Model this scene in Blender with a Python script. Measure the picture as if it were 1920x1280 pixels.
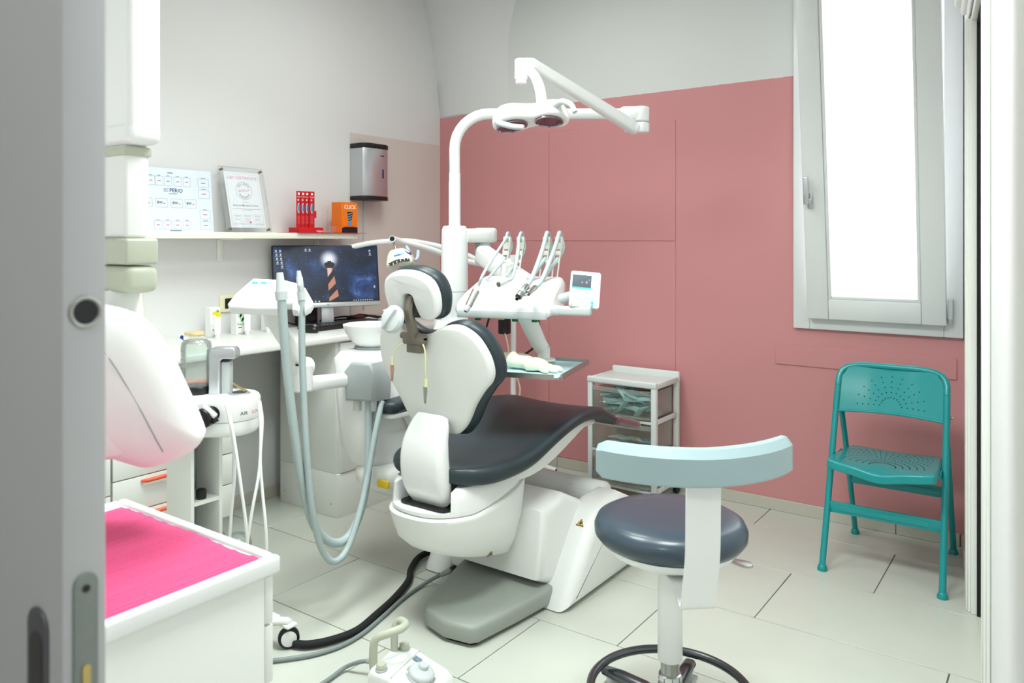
import bpy, bmesh, math, random
from mathutils import Vector, Matrix
random.seed(7)
for o in list(bpy.data.objects): bpy.data.objects.remove(o, do_unlink=True)
S = bpy.context.scene
COL = S.collection
PI = math.pi

# ------------------------------------------------------------------ camera
cam_d = bpy.data.cameras.new('camera'); cam = bpy.data.objects.new('camera', cam_d); COL.objects.link(cam)
cam.location = (0, 0, 1.3); cam.rotation_euler = (PI/2, 0, math.radians(35.7))
cam_d.sensor_width = 36; cam_d.lens = 36*1463/1920; cam_d.shift_y = -190/1920
cam_d.clip_start = 0.02
cam_d.dof.use_dof = True; cam_d.dof.focus_distance = 2.9; cam_d.dof.aperture_fstop = 5.6
S.camera = cam
S.view_settings.view_transform = 'Standard'; S.view_settings.look = 'None'
S.view_settings.gamma = 1.0; S.view_settings.use_curve_mapping = False
S.view_settings.exposure = 0.14
S.cycles.transparent_max_bounces = 32

# ------------------------------------------------------------------ overcast daylight
W = bpy.data.worlds.new('sky'); S.world = W; W.use_nodes = True
bg = W.node_tree.nodes['Background']; bg.inputs[0].default_value = (0.93, 0.97, 1.0, 1); bg.inputs[1].default_value = 3.2

# ------------------------------------------------------------------ room lamps, the third one added to brighten the back wall (their fixtures are built with the ceiling)
LAMPS = [(-1.85, 1.45, 2.6, 0.6, 0.6, 18, 145), (-0.75, 1.5, 2.6, 0.6, 0.6, 21, 150), (-2.05, 2.5, 2.9, 0.6, 0.6, 11, 175)]
for lx, ly, lz, sx, sy, en, spread in LAMPS:
    ld = bpy.data.lights.new('ceiling_lamp_light', 'AREA'); ld.shape = 'RECTANGLE'; ld.size = sx; ld.size_y = sy
    ld.energy = en; ld.spread = math.radians(spread); ld.color = (0.885, 1.0, 0.985)
    lo = bpy.data.objects.new('ceiling_lamp_light', ld); COL.objects.link(lo); lo.location = (lx, ly, lz-0.045)
ld = bpy.data.lights.new('corridor_lamp_light', 'AREA'); ld.shape = 'RECTANGLE'; ld.size = .5; ld.size_y = .5
ld.energy = 14; ld.color = (0.95, 1.0, 0.98)
lo = bpy.data.objects.new('corridor_lamp_light', ld); COL.objects.link(lo); lo.location = (-.3, -.75, 2.56)

# ------------------------------------------------------------------ helpers
def lin(c):
    c = c/255.0
    return c/12.92 if c <= 0.04045 else ((c+0.055)/1.055)**2.4
def rgb(t): return (lin(t[0]), lin(t[1]), lin(t[2]), 1)
MATS = {}
def mat(name, col, rough=.4, metal=0., coat=0., var=.03, scale=18., bump=0., bscale=120., spec=.45, objvar=0., trans=0., sheen=0.):
    if name in MATS: return MATS[name]
    m = bpy.data.materials.new(name); m.use_nodes = True; nt = m.node_tree; b = nt.nodes['Principled BSDF']
    tc = nt.nodes.new('ShaderNodeTexCoord')
    nz = nt.nodes.new('ShaderNodeTexNoise'); nz.inputs['Scale'].default_value = scale; nz.inputs['Detail'].default_value = 3
    nt.links.new(tc.outputs['Object'], nz.inputs['Vector'])
    mx = nt.nodes.new('ShaderNodeMix'); mx.data_type = 'RGBA'
    c = rgb(col); mx.inputs[6].default_value = tuple(max(0, v*(1-var)) for v in c[:3])+(1,)
    mx.inputs[7].default_value = tuple(min(1, v*(1+var)) for v in c[:3])+(1,)
    nt.links.new(nz.outputs['Fac'], mx.inputs[0])
    out = mx.outputs[2]
    if objvar:
        oi = nt.nodes.new('ShaderNodeObjectInfo'); hs = nt.nodes.new('ShaderNodeHueSaturation')
        mr = nt.nodes.new('ShaderNodeMapRange'); mr.inputs[3].default_value = 1-objvar; mr.inputs[4].default_value = 1+objvar
        nt.links.new(oi.outputs['Random'], mr.inputs[0]); nt.links.new(mr.outputs[0], hs.inputs['Value'])
        nt.links.new(out, hs.inputs['Color']); out = hs.outputs[0]
    nt.links.new(out, b.inputs['Base Color'])
    b.inputs['Roughness'].default_value = rough; b.inputs['Metallic'].default_value = metal
    b.inputs['Coat Weight'].default_value = coat; b.inputs['Coat Roughness'].default_value = .12
    b.inputs['Specular IOR Level'].default_value = spec
    if trans: b.inputs['Subsurface Weight'].default_value = 0
    if sheen: b.inputs['Sheen Weight'].default_value = sheen
    if bump:
        n2 = nt.nodes.new('ShaderNodeTexNoise'); n2.inputs['Scale'].default_value = bscale; n2.inputs['Detail'].default_value = 2
        nt.links.new(tc.outputs['Object'], n2.inputs['Vector'])
        bp = nt.nodes.new('ShaderNodeBump'); bp.inputs['Strength'].default_value = bump; bp.inputs['Distance'].default_value = .002
        nt.links.new(n2.outputs['Fac'], bp.inputs['Height']); nt.links.new(bp.outputs[0], b.inputs['Normal'])
    MATS[name] = m; return m
def clear(name, tint=(255,255,255), frost=.0, gloss=.08, body=0., bodycol=(235,238,235), rough=.05):
    """thin clear sheet: transparent, with fresnel gloss and a share of milky body"""
    if name in MATS: return MATS[name]
    m = bpy.data.materials.new(name); m.use_nodes = True; nt = m.node_tree
    for n in list(nt.nodes): nt.nodes.remove(n)
    o = nt.nodes.new('ShaderNodeOutputMaterial'); t = nt.nodes.new('ShaderNodeBsdfTransparent'); t.inputs[0].default_value = rgb(tint)
    g = nt.nodes.new('ShaderNodeBsdfGlossy'); g.inputs['Roughness'].default_value = rough
    fr = nt.nodes.new('ShaderNodeFresnel'); fr.inputs[0].default_value = 1.45
    ml = nt.nodes.new('ShaderNodeMath'); ml.operation = 'MULTIPLY'; ml.inputs[1].default_value = gloss/.08
    nt.links.new(fr.outputs[0], ml.inputs[0])
    d = nt.nodes.new('ShaderNodeBsdfDiffuse'); d.inputs[0].default_value = rgb(bodycol)
    nz = nt.nodes.new('ShaderNodeTexNoise'); nz.inputs['Scale'].default_value = 9
    mr = nt.nodes.new('ShaderNodeMapRange'); mr.inputs[3].default_value = body*.75; mr.inputs[4].default_value = body*1.25
    nt.links.new(nz.outputs['Fac'], mr.inputs[0])
    m1 = nt.nodes.new('ShaderNodeMixShader'); nt.links.new(mr.outputs[0], m1.inputs[0])
    nt.links.new(t.outputs[0], m1.inputs[1]); nt.links.new(d.outputs[0], m1.inputs[2])
    m2 = nt.nodes.new('ShaderNodeMixShader'); nt.links.new(ml.outputs[0], m2.inputs[0])
    nt.links.new(m1.outputs[0], m2.inputs[1]); nt.links.new(g.outputs[0], m2.inputs[2]); nt.links.new(m2.outputs[0], o.inputs[0])
    MATS[name] = m; return m
def emit(name, col, st=1.):
    if name in MATS: return MATS[name]
    m = bpy.data.materials.new(name); m.use_nodes = True; b = m.node_tree.nodes['Principled BSDF']
    b.inputs['Base Color'].default_value = (0.02,0.02,0.02,1); b.inputs['Emission Color'].default_value = rgb(col); b.inputs['Emission Strength'].default_value = st
    b.inputs['Roughness'].default_value = .25
    MATS[name] = m; return m

# geometry: a geo is (verts, faces)
def join(*gs):
    V, F = [], []
    for v, f in gs:
        n = len(V); V += [tuple(p) for p in v]; F += [tuple(i+n for i in q) for q in f]
    return V, F
def xf(g, M): return [tuple(M @ Vector(v)) for v in g[0]], g[1]
def mv(g, x, y, z): return [(v[0]+x, v[1]+y, v[2]+z) for v in g[0]], g[1]
def fmap(g, f): return [tuple(f(*v)) for v in g[0]], g[1]
def rotz(g, a, c=(0,0,0)):
    return xf(g, Matrix.Translation(c) @ Matrix.Rotation(a, 4, 'Z') @ Matrix.Translation([-k for k in c]))
def rota(g, a, ax, c=(0,0,0)):
    return xf(g, Matrix.Translation(c) @ Matrix.Rotation(a, 4, ax) @ Matrix.Translation([-k for k in c]))
def from_bm(bm):
    bm.verts.ensure_lookup_table(); bm.verts.index_update()
    g = ([tuple(v.co) for v in bm.verts], [tuple(v.index for v in f.verts) for f in bm.faces]); bm.free(); return g
def rbox(x0, x1, y0, y1, z0, z1, r=0., seg=2):
    bm = bmesh.new(); bmesh.ops.create_cube(bm, size=1)
    for v in bm.verts:
        v.co = ((x0+x1)/2+v.co.x*(x1-x0), (y0+y1)/2+v.co.y*(y1-y0), (z0+z1)/2+v.co.z*(z1-z0))
    if r > 0:
        r = min(r, .49*min(abs(x1-x0), abs(y1-y0), abs(z1-z0)))
        bmesh.ops.bevel(bm, geom=bm.edges[:], offset=r, segments=seg, affect='EDGES', profile=.5)
    return from_bm(bm)
def rbox_c(c, s, r=0., seg=2):
    return rbox(c[0]-s[0]/2, c[0]+s[0]/2, c[1]-s[1]/2, c[1]+s[1]/2, c[2]-s[2]/2, c[2]+s[2]/2, r, seg)
def rings(R, closed=True, cap0=True, cap1=True):
    n = len(R[0]); V = [tuple(p) for r in R for p in r]; F = []
    for i in range(len(R)-1):
        for k in range(n if closed else n-1):
            a, b = i*n+k, i*n+(k+1) % n
            F.append((a, b, b+n, a+n))
    if cap0: F.append(tuple(range(n-1, -1, -1)))
    if cap1: F.append(tuple((len(R)-1)*n+k for k in range(n)))
    return V, F
def catmull(P, m=8):
    P = [Vector(p) for p in P]; Q = [P[0]*2-P[1]]+P+[P[-1]*2-P[-2]]; out = []
    for i in range(1, len(Q)-2):
        for k in range(m):
            t = k/m; a, b, c, d = Q[i-1], Q[i], Q[i+1], Q[i+2]
            out.append(.5*((2*b)+(c-a)*t+(2*a-5*b+4*c-d)*t*t+(3*b-a-3*c+d)*t*t*t))
    out.append(P[-1]); return out
def tube(P, r, seg=10, smooth=0, closed=False, cap=True):
    if smooth:
        if isinstance(r, (list, tuple)):
            rr = []
            for i in range(len(r)-1):
                for k in range(smooth): rr.append(r[i]+(r[i+1]-r[i])*k/smooth)
            rr.append(r[-1]); r = rr
        P = catmull(P, smooth)
    P = [Vector(p) for p in P]; n = len(P)
    if not isinstance(r, (list, tuple)): r = [r]*n
    T = []
    for i in range(n):
        a = P[(i-1) % n] if closed else P[max(0, i-1)]; b = P[(i+1) % n] if closed else P[min(n-1, i+1)]
        T.append((b-a).normalized())
    u = Vector((0,0,1)) if abs(T[0].z) < .9 else Vector((1,0,0))
    R = []
    for i in range(n):
        u = (u-T[i]*u.dot(T[i])).normalized(); w = T[i].cross(u)
        R.append([P[i]+(u*math.cos(2*PI*k/seg)+w*math.sin(2*PI*k/seg))*r[i] for k in range(seg)])
    if closed: R.append(R[0])
    return rings(R, cap0=cap and not closed, cap1=cap and not closed)
def lathe(prof, seg=24, c=(0,0,0), cap0=True, cap1=True, sx=1., sy=1.):
    R = [[(c[0]+max(r,1e-5)*sx*math.cos(2*PI*k/seg), c[1]+max(r,1e-5)*sy*math.sin(2*PI*k/seg), c[2]+z) for k in range(seg)] for r, z in prof]
    return rings(R, cap0=cap0, cap1=cap1)
def cyl(a, b, r, seg=16, r2=None, bev=0.):
    a, b = Vector(a), Vector(b); d = (b-a).normalized(); r2 = r if r2 is None else r2
    if bev:
        return tube([a, a+d*bev*.3, a+d*bev, b-d*bev, b-d*bev*.3, b], [r-bev, r-bev*.3, r, r2, r2-bev*.3, r2-bev], seg)
    return tube([a, b], [r, r2], seg)
def inset(pts, d):
    n = len(pts); out = []
    area = sum(pts[i][0]*pts[(i+1) % n][1]-pts[(i+1) % n][0]*pts[i][1] for i in range(n))
    sgn = 1 if area > 0 else -1
    for i in range(n):
        p, a, b = Vector(pts[i]), Vector(pts[i-1]), Vector(pts[(i+1) % n])
        e1 = (p-a); e2 = (b-p)
        e1 = e1.normalized() if e1.length > 1e-9 else e2.normalized(); e2 = e2.normalized() if e2.length > 1e-9 else e1
        n1 = Vector((-e1.y, e1.x)); n2 = Vector((-e2.y, e2.x)); nn = (n1+n2)
        if nn.length < 1e-6: nn = n1
        nn.normalize(); k = 1/max(.5, nn.dot(n1))
        out.append(tuple(p+nn*d*k*sgn))
    return out
def smooth2(pts, m=5):
    P = [Vector((p[0], p[1], 0)) for p in pts]; n = len(P); out = []
    for i in range(n):
        a, b, c, d = P[i-1], P[i], P[(i+1) % n], P[(i+2) % n]
        for k in range(m):
            t = k/m; q = .5*((2*b)+(c-a)*t+(2*a-5*b+4*c-d)*t*t+(3*b-a-3*c+d)*t*t*t); out.append((q.x, q.y))
    return out
def rrect(w, h, r, seg=4, cx=0, cy=0):
    out = []
    for sx, sy, a0 in ((1,1,0),(-1,1,PI/2),(-1,-1,PI),(1,-1,1.5*PI)):
        for k in range(seg+1):
            a = a0+PI/2*k/seg; out.append((cx+sx*(w/2-r)+r*math.cos(a), cy+sy*(h/2-r)+r*math.sin(a)))
    return out
def slab(pts, t, r=0., seg=3, caprings=0, r2=None):
    """outline in xy, thickness t along z, edges rounded by r (bottom) and r2 (top)"""
    r2 = r if r2 is None else r2; R = []
    def ringz(d, z): return [(p[0], p[1], z) for p in (inset(pts, d) if d > 1e-9 else pts)]
    if r > 0:
        for k in range(seg): a = PI/2*k/seg; R.append(ringz(r*(1-math.sin(a)), r*(1-math.cos(a))))
    R.append(ringz(0, r))
    R.append(ringz(0, t-r2))
    if r2 > 0:
        for k in range(1, seg+1): a = PI/2*k/seg; R.append(ringz(r2*(1-math.cos(a)), t-r2+r2*math.sin(a)))
    if caprings:
        c0 = Vector((0,0,0)); 
        for p in R[0]: c0 += Vector(p)
        c0 /= len(R[0])
        lo, hi = [], []
        for k in range(1, caprings+1):
            f = 1-k/(caprings+.3)
            lo.insert(0, [(c0.x+(p[0]-c0.x)*f, c0.y+(p[1]-c0.y)*f, p[2]) for p in R[0]])
            hi.append([(c0.x+(p[0]-c0.x)*f, c0.y+(p[1]-c0.y)*f, p[2]) for p in R[-1]])
        R = lo+R+hi
    return rings(R)
def basis(o, r, u):
    r = Vector(r).normalized(); n = r.cross(Vector(u)).normalized(); u = n.cross(r)
    M = Matrix((r, u, n)).transposed().to_4x4(); M.translation = Vector(o); return M
def torus(c, R, r, seg=40, s2=10, M=None):
    g = tube([(c[0]+R*math.cos(2*PI*k/seg), c[1]+R*math.sin(2*PI*k/seg), c[2]) for k in range(seg)], r, s2, closed=True)
    return xf(g, M) if M else g

def link(name, me, material, parent=None, ang=40):
    me.materials.append(material)
    me.polygons.foreach_set('use_smooth', [True]*len(me.polygons)); me.set_sharp_from_angle(angle=math.radians(ang))
    o = bpy.data.objects.new(name, me); COL.objects.link(o)
    if parent is not None: o.parent = parent
    return o
def base_matrix(p):
    while p.parent is not None: p = p.parent
    return Matrix.Translation(p.location) @ p.rotation_euler.to_matrix().to_4x4()
def obj(name, g, material, parent=None, loc=None, ang=40, local=False):
    """mesh object; g in world coordinates (or in the thing's frame when local)"""
    V, F = g
    if parent is not None and not local:
        Mi = base_matrix(parent).inverted(); V = [tuple(Mi @ Vector(v)) for v in V]
    elif loc is not None and not local:
        V = [(v[0]-loc[0], v[1]-loc[1], v[2]-loc[2]) for v in V]
    elif parent is None and not local and loc is None:
        xs = [v[0] for v in V]; ys = [v[1] for v in V]; zs = [v[2] for v in V]
        loc = ((min(xs)+max(xs))/2, (min(ys)+max(ys))/2, min(zs)); V = [(v[0]-loc[0], v[1]-loc[1], v[2]-loc[2]) for v in V]
    me = bpy.data.meshes.new(name); me.from_pydata(V, [], F); me.update()
    bm = bmesh.new(); bm.from_mesh(me); bmesh.ops.recalc_face_normals(bm, faces=bm.faces[:]); bm.to_mesh(me); bm.free()
    o = link(name, me, material, parent, ang)
    if parent is None and loc is not None: o.location = loc
    return o
def tag(o, label, cat, group=None):
    o['label'] = label; o['category'] = cat
    if group: o['group'] = group
    return o
def thing(name, label, cat, loc, rz=0., group=None):
    o = bpy.data.objects.new(name, None); COL.objects.link(o); o.empty_display_size = .05
    o.location = loc; o.rotation_euler = (0, 0, rz); return tag(o, label, cat, group)
def struct(o): o['kind'] = 'structure'; return o
def sub(o, label): o['label'] = label; return o
def copy_tree(o, parent=None):
    c = o.copy(); COL.objects.link(c)
    if parent is not None: c.parent = parent
    for ch in o.children: copy_tree(ch, c)
    return c
_tx = {}
def text_geo(s, size=1., center=True, bold=0.):
    key = (s, bold)
    if key not in _tx:
        cu = bpy.data.curves.new('t', 'FONT'); cu.body = s; cu.resolution_u = 3; cu.offset = bold
        cu.align_x = 'CENTER'; cu.align_y = 'CENTER'
        ob = bpy.data.objects.new('t', cu); COL.objects.link(ob)
        dg = bpy.context.evaluated_depsgraph_get()
        me = bpy.data.meshes.new_from_object(ob.evaluated_get(dg))
        _tx[key] = ([tuple(v.co) for v in me.vertices], [tuple(p.vertices) for p in me.polygons])
        bpy.data.objects.remove(ob); bpy.data.curves.remove(cu); bpy.data.meshes.remove(me)
    V, F = _tx[key]
    return [(v[0]*size, v[1]*size, v[2]) for v in V], F
def flat(g, M, lift=.0006): return xf(mv(g, 0, 0, lift), M)
def quad(x0, x1, y0, y1, z=0.): return [(x0,y0,z),(x1,y0,z),(x1,y1,z),(x0,y1,z)], [(0,1,2,3)]
def frame2(x0, x1, y0, y1, w): return join(quad(x0,x1,y0,y0+w), quad(x0,x1,y1-w,y1), quad(x0,x0+w,y0,y1), quad(x1-w,x1,y0,y1))

# ------------------------------------------------------------------ materials
WALL = mat('wall_white_paint', (222,222,222), .75, var=.015, scale=3, bump=.12, bscale=90)
PLA = mat('white_plastic', (238,239,238), .28, coat=.25, var=.012, scale=6)
PLAW = mat('white_satin_plastic', (234,235,232), .42, var=.012, scale=6)
LACQ = mat('white_lacquer', (236,237,232), .35, var=.01, scale=5)
PINK = mat('pink_paint', (206,141,143), .6, var=.02, scale=4, bump=.1, bscale=150)
VINYL = mat('slate_vinyl', (38,50,56), .42, coat=.06, var=.05, scale=30, bump=.05, bscale=400)
VINYL2 = mat('slate_blue_vinyl', (54,68,80), .34, coat=.2, var=.05, scale=30, bump=.05, bscale=400)
CHROME = mat('chrome', (205,207,208), .16, 1., var=.03)
STEEL = mat('brushed_steel', (178,178,174), .35, 1., var=.06, scale=60)
ALU = mat('silver_aluminium', (200,203,206), .33, .85, var=.03, scale=30)
GREYP = mat('grey_plastic', (160,166,166), .4, var=.03)
LGREY = mat('light_grey_plastic', (196,202,202), .38, var=.02)
BLACK = mat('black_plastic', (18,18,20), .35, var=.1)
BLACKM = mat('black_matt_rubber', (22,22,23), .8, var=.15)
TEAL = mat('teal_enamel', (0,142,144), .3, coat=.3, var=.03)
HOSE = mat('pale_grey_hose', (176,190,190), .45, var=.04)
CORD = mat('grey_cord', (128,138,138), .5, var=.04)
ORANGE = mat('orange_plastic', (232,98,62), .4)
RED = mat('red_print', (200,22,34), .4)
BEIGE = mat('grey_beige_plastic', (186,190,172), .45)
IVORY = mat('ivory_plastic', (232,226,190), .4)
GREEN = mat('green_plastic', (20,120,70), .4)
YELLOW = mat('yellow_plastic', (236,196,40), .45)
AMBER = mat('warning_yellow', (214,170,20), .5)
INK = mat('dark_ink', (40,52,66), .6)
INKP = mat('pink_ink', (216,92,128), .6)
INKB = mat('navy_ink', (32,66,110), .6)
INKG = mat('grey_ink', (150,158,164), .6)
PAPER = mat('white_paper', (238,241,246), .6)
WHITE = mat('white_print', (245,245,245), .5)
CYAN = mat('pale_aqua_print', (190,238,232), .4)
CYAN2 = mat('aqua_print', (72,184,198), .4)
GLASS = clear('clear_glass', (246,250,248), gloss=.05, body=.10, bodycol=(226,230,228))
PANE = clear('window_glass', gloss=.05, body=.02)
ACRYL = clear('clear_acrylic', gloss=.05, body=.07, bodycol=(240,244,244))
FROST = clear('frosted_clear_plastic', (250,252,250), gloss=.04, body=.16, bodycol=(232,234,226), rough=.3)
TILE = mat('greige_floor_tile', (197,200,190), .28, var=.05, scale=5, objvar=.025, bump=.05, bscale=60)
GROUT = mat('dark_grout', (96,92,84), .9)
SKIRT = mat('greige_skirting_tile', (196,192,180), .35, var=.04, scale=6)
BOUNCEPANEL = mat('bounce_beige_panel', (214,204,198), .5, var=.015, scale=4, bump=.05)
DOORP = mat('door_grey_white_paint', (182,182,184), .5, var=.015, bump=.04)

# ================================================================== THE SETTING
XL, YB = -3.3, 3.8
# ---- floor with laid tiles
floor = struct(obj('floor', rbox(-3.45, 1.2, -1.7, 4.1, -.06, -.004), GROUT, loc=(0,0,0)))
full_me = None
TL, TW, GAP = .887, .4415, .0035
X0T, X1T, Y0T, Y1T = -3.3, 1.1, -1.6, 3.8
for j in range(-8, 6):
    y0 = 1.787+j*TW; y1 = y0+TW
    off = (-1.483+j*.2957)
    k0 = math.floor((X0T-off)/TL)
    for k in range(k0, k0+7):
        x0, x1 = off+k*TL, off+(k+1)*TL
        a0, a1, b0, b1 = max(x0, X0T), min(x1, X1T), max(y0, Y0T), min(y1, Y1T)
        if a1-a0 < .03 or b1-b0 < .03: continue
        whole = abs((a1-a0)-TL) < 1e-6 and abs((b1-b0)-TW) < 1e-6
        cx, cy = (a0+a1)/2, (b0+b1)/2
        if whole and full_me is not None:
            t = bpy.data.objects.new('floor_tile', full_me); COL.objects.link(t); t.parent = floor
        else:
            g = rbox(-(a1-a0-GAP)/2, (a1-a0-GAP)/2, -(b1-b0-GAP)/2, (b1-b0-GAP)/2, -.02, 0, .0012, 1)
            t = obj('floor_tile', g, TILE, floor, local=True)
            if whole: full_me = t.data
        t.location = (cx, cy, 0)

# ---- walls
wall_left = struct(obj('wall_left', rbox(XL-.15, XL, .42, YB+.15, -.004, 3.4), WALL, loc=(XL, 2, 0)))
# pale laminate sheet, bounced light put into its beige colour, fixed on the left wall by the corner
obj('wall_panel', rbox(XL, XL+.004, 3.03, YB-.002, .87, 1.905, .001, 1), BOUNCEPANEL, wall_left)
obj('wall_panel', rbox(XL, XL+.004, 3.03, YB-.002, .06, .866, .001, 1), BOUNCEPANEL, wall_left)

# back wall: painted pink up to 2.085, white above, with the window opening
PW = bpy.data.materials.new('two_tone_wall_paint'); PW.use_nodes = True
nt = PW.node_tree; b = nt.nodes['Principled BSDF']; tc = nt.nodes.new('ShaderNodeTexCoord'); sp = nt.nodes.new('ShaderNodeSeparateXYZ')
nt.links.new(tc.outputs['Object'], sp.inputs[0]); nz = nt.nodes.new('ShaderNodeTexNoise'); nz.inputs['Scale'].default_value = 40
nt.links.new(tc.outputs['Object'], nz.inputs['Vector'])
ma = nt.nodes.new('ShaderNodeMath'); ma.operation = 'MULTIPLY_ADD'; ma.inputs[1].default_value = .006; nt.links.new(nz.outputs['Fac'], ma.inputs[0]); nt.links.new(sp.outputs['Z'], ma.inputs[2])
gt = nt.nodes.new('ShaderNodeMath'); gt.operation = 'GREATER_THAN'; gt.inputs[1].default_value = 2.085; nt.links.new(ma.outputs[0], gt.inputs[0])
mx = nt.nodes.new('ShaderNodeMix'); mx.data_type = 'RGBA'; mx.inputs[6].default_value = rgb((206,141,143)); mx.inputs[7].default_value = rgb((220,222,220))
nt.links.new(gt.outputs[0], mx.inputs[0]); nt.links.new(mx.outputs[2], b.inputs['Base Color']); b.inputs['Roughness'].default_value = .65
n2 = nt.nodes.new('ShaderNodeTexNoise'); n2.inputs['Scale'].default_value = 130; nt.links.new(tc.outputs['Object'], n2.inputs['Vector'])
bp = nt.nodes.new('ShaderNodeBump'); bp.inputs['Strength'].default_value = .1; bp.inputs['Distance'].default_value = .002
nt.links.new(n2.outputs['Fac'], bp.inputs['Height']); nt.links.new(bp.outputs[0], b.inputs['Normal'])
WX0, WX1, WZ0, WZ1 = -1.03, -.42, .93, 2.56
gb = join(rbox(XL-.15, WX0, YB, YB+.15, -.004, 3.4), rbox(WX1, 0.2, YB, YB+.15, -.004, 3.4),
          rbox(WX0, WX1, YB, YB+.15, -.004, WZ0), rbox(WX0, WX1, YB, YB+.15, WZ1, 3.4))
wall_back = struct(obj('wall_back', gb, PW, loc=(0, YB, 0)))
for (a0, a1) in ((XL+.002, -2.465), (-2.462, -1.68)):
    for (c0, c1) in ((.058, 1.293), (1.296, 1.925)):
        obj('wall_panel', rbox(a0, a1, YB-.004, YB, c0, c1, .001, 1), PINK, wall_back)
obj('cable_channel', rbox(-1.165, -.40, YB-.006, YB, .705, .797, .002, 1), PINK, wall_back)
obj('cover_plate', rbox(-.66, -.51, YB-.004, YB, .27, .33, .0015, 1), PINK, wall_back)
# skirting tiles
for nm, horizontal in (('baseboard_back', True), ('baseboard_left', False)):
    root = struct(bpy.data.objects.new(nm, None)); COL.objects.link(root)
    s0 = XL+.012 if horizontal else .5
    s1 = -.385 if horizontal else YB-.012
    p = s0
    while p < s1:
        q = min(s1, p+.885)
        if horizontal: g = rbox(p, q-.003, YB-.011, YB-.0002, 0, .056, .002, 1)
        else: g = rbox(XL+.0002, XL+.011, p, q-.003, 0, .056, .002, 1)
        obj('skirting_tile', g, SKIRT, root); p = q
# right wall, running slightly askew, with a doorway
ax, ay = -.373, 3.8; dx, dy = .1297, -.9916          # direction along the wall towards the doorway
nx, ny = -.9916, -.1297                               # normal into the room
def rw(s, n): return (ax+dx*s+nx*n, ay+dy*s+ny*n)
def rwbox(s0, s1, n0, n1, z0, z1, r=0.):
    g = rbox(s0, s1, n0, n1, z0, z1, r, 1); return fmap(g, lambda s, n, z: (*rw(s, n), z))
wall_right = struct(obj('wall_right', join(rwbox(-.02, .665, -.2, 0, -.004, 3.4), rwbox(.665, 1.62, -.2, 0, 2.08, 3.4), rwbox(1.62, 3.32, -.2, 0, -.004, 3.4)), WALL, loc=(ax, ay, 0)))
baseboard_right = struct(obj('baseboard_right', rwbox(.01, .6, 0.0002, .011, 0, .056, .002), SKIRT))
trim_1 = struct(bpy.data.objects.new('trim_1', None)); COL.objects.link(trim_1)
for s0, s1, n in ((.605, .66, .012), (.612, .652, .018)):
    obj('casing_upright', rwbox(s0, s1, 0.0003, n, 0, 2.075, .003), LACQ, trim_1)
obj('jamb', rwbox(.655, .672, -.075, .003, 0, 2.08, .002), LACQ, trim_1)
for s0, s1, n in ((1.625, 1.69, .012), (1.633, 1.682, .018)):
    obj('casing_upright', rwbox(s0, s1, 0.0003, n, 0, 2.075, .003), LACQ, trim_1)
obj('jamb', rwbox(1.612, 1.629, -.075, .003, 0, 2.08, .002), LACQ, trim_1)
for k, (z0, z1, n) in enumerate(((2.082, 2.105, .014), (2.105, 2.135, .03), (2.135, 2.17, .05))):
    obj('head_moulding', rwbox(.59-k*.008, 1.70, 0.0003, n, z0, z1, .006), LACQ, trim_1)
obj('head_jamb', rwbox(.672, 1.61, -.075, -.0003, 2.062, 2.0795, .002), LACQ, trim_1)
obj('rubber_seal', rwbox(.6725, .682, -.060, -.016, 0, 2.06), BLACKM, trim_1)
obj('rubber_seal', rwbox(.6825, 1.61, -.060, -.016, 2.05, 2.06), BLACKM, trim_1)
door_2 = struct(obj('door_2', rwbox(.684, 1.60, -.075, -.035, .004, 2.048, .002), LACQ))
obj('pull_handle', rwbox(.70, .712, -.035, -.027, .93, 1.12, .004), ALU, door_2)

# near wall with the doorway the picture is taken through (sliding door runs into a pocket)
gn = join(rbox(-3.45, -.97, .31, .335, -.004, 2.75), rbox(-3.45, -.97, .385, .42, -.004, 3.4), rbox(-3.45, -1.75, .335, .385, -.004, 2.75),
          rbox(-3.45, .2, .31, .42, 2.1, 3.4), rbox(.03, 1.2, .31, .42, -.004, 3.4))
wall_near = struct(obj('wall_near', gn, WALL, loc=(-.5, .36, 0)))
trim_2 = struct(bpy.data.objects.new('trim_2', None)); COL.objects.link(trim_2)
obj('jamb', rbox(-.0172, .03, .30, .43, 0, 2.1, .02, 5), LACQ, trim_2)
obj('casing', rbox(.02, .09, .285, .31, 0, 2.16, .008, 2), LACQ, trim_2)
door_1 = struct(obj('door_1', rbox(-1.55, -.75, .3395, .3795, .008, 2.09, .0025, 2), DOORP, loc=(-1.15, .36, 0)))
# finger pull in the door edge, lock plate, flush pull on the face
MX = basis((-.75, .3595, 1.233), (0,1,0), (0,0,1))
obj('edge_pull', xf(join(torus((0,0,.0005), .0135, .0022, 28, 8), rings([[(r*math.cos(2*PI*k/28), r*math.sin(2*PI*k/28), z) for k in range(28)] for r, z in ((.0155,.0003),(.0115,.0014),(.0115,.0004))], cap0=False, cap1=False)), MX), STEEL, door_1)
obj('edge_pull_hole', xf(lathe([(.0116,.0003),(.0116,.0009),(.0105,.0010)], 24), MX), BLACK, door_1)
ZINC = mat('dull_zinc', (128,134,130), .5, .6, var=.08, scale=80)
lp = obj('lock_plate', xf(mv(slab(rrect(.0225, .235, .011, 6), .0022, .0006), 0, 0, .0001), basis((-.75, .3595, .872), (0,1,0), (0,0,1))), ZINC, door_1)
obj('latch', xf(mv(slab(rrect(.008, .032, .0035, 5), .0018, .0005), 0, -.0, .0022), basis((-.75, .3595, .888), (0,1,0), (0,0,1))), mat('brass', (190,170,110), .35, .9), lp)
obj('screw', xf(lathe([(.0038,0),(.0035,.0012),(.001,.0010)], 12), basis((-.7477, .3595, .975), (0,1,0), (0,0,1))), BLACK, lp)
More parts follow.
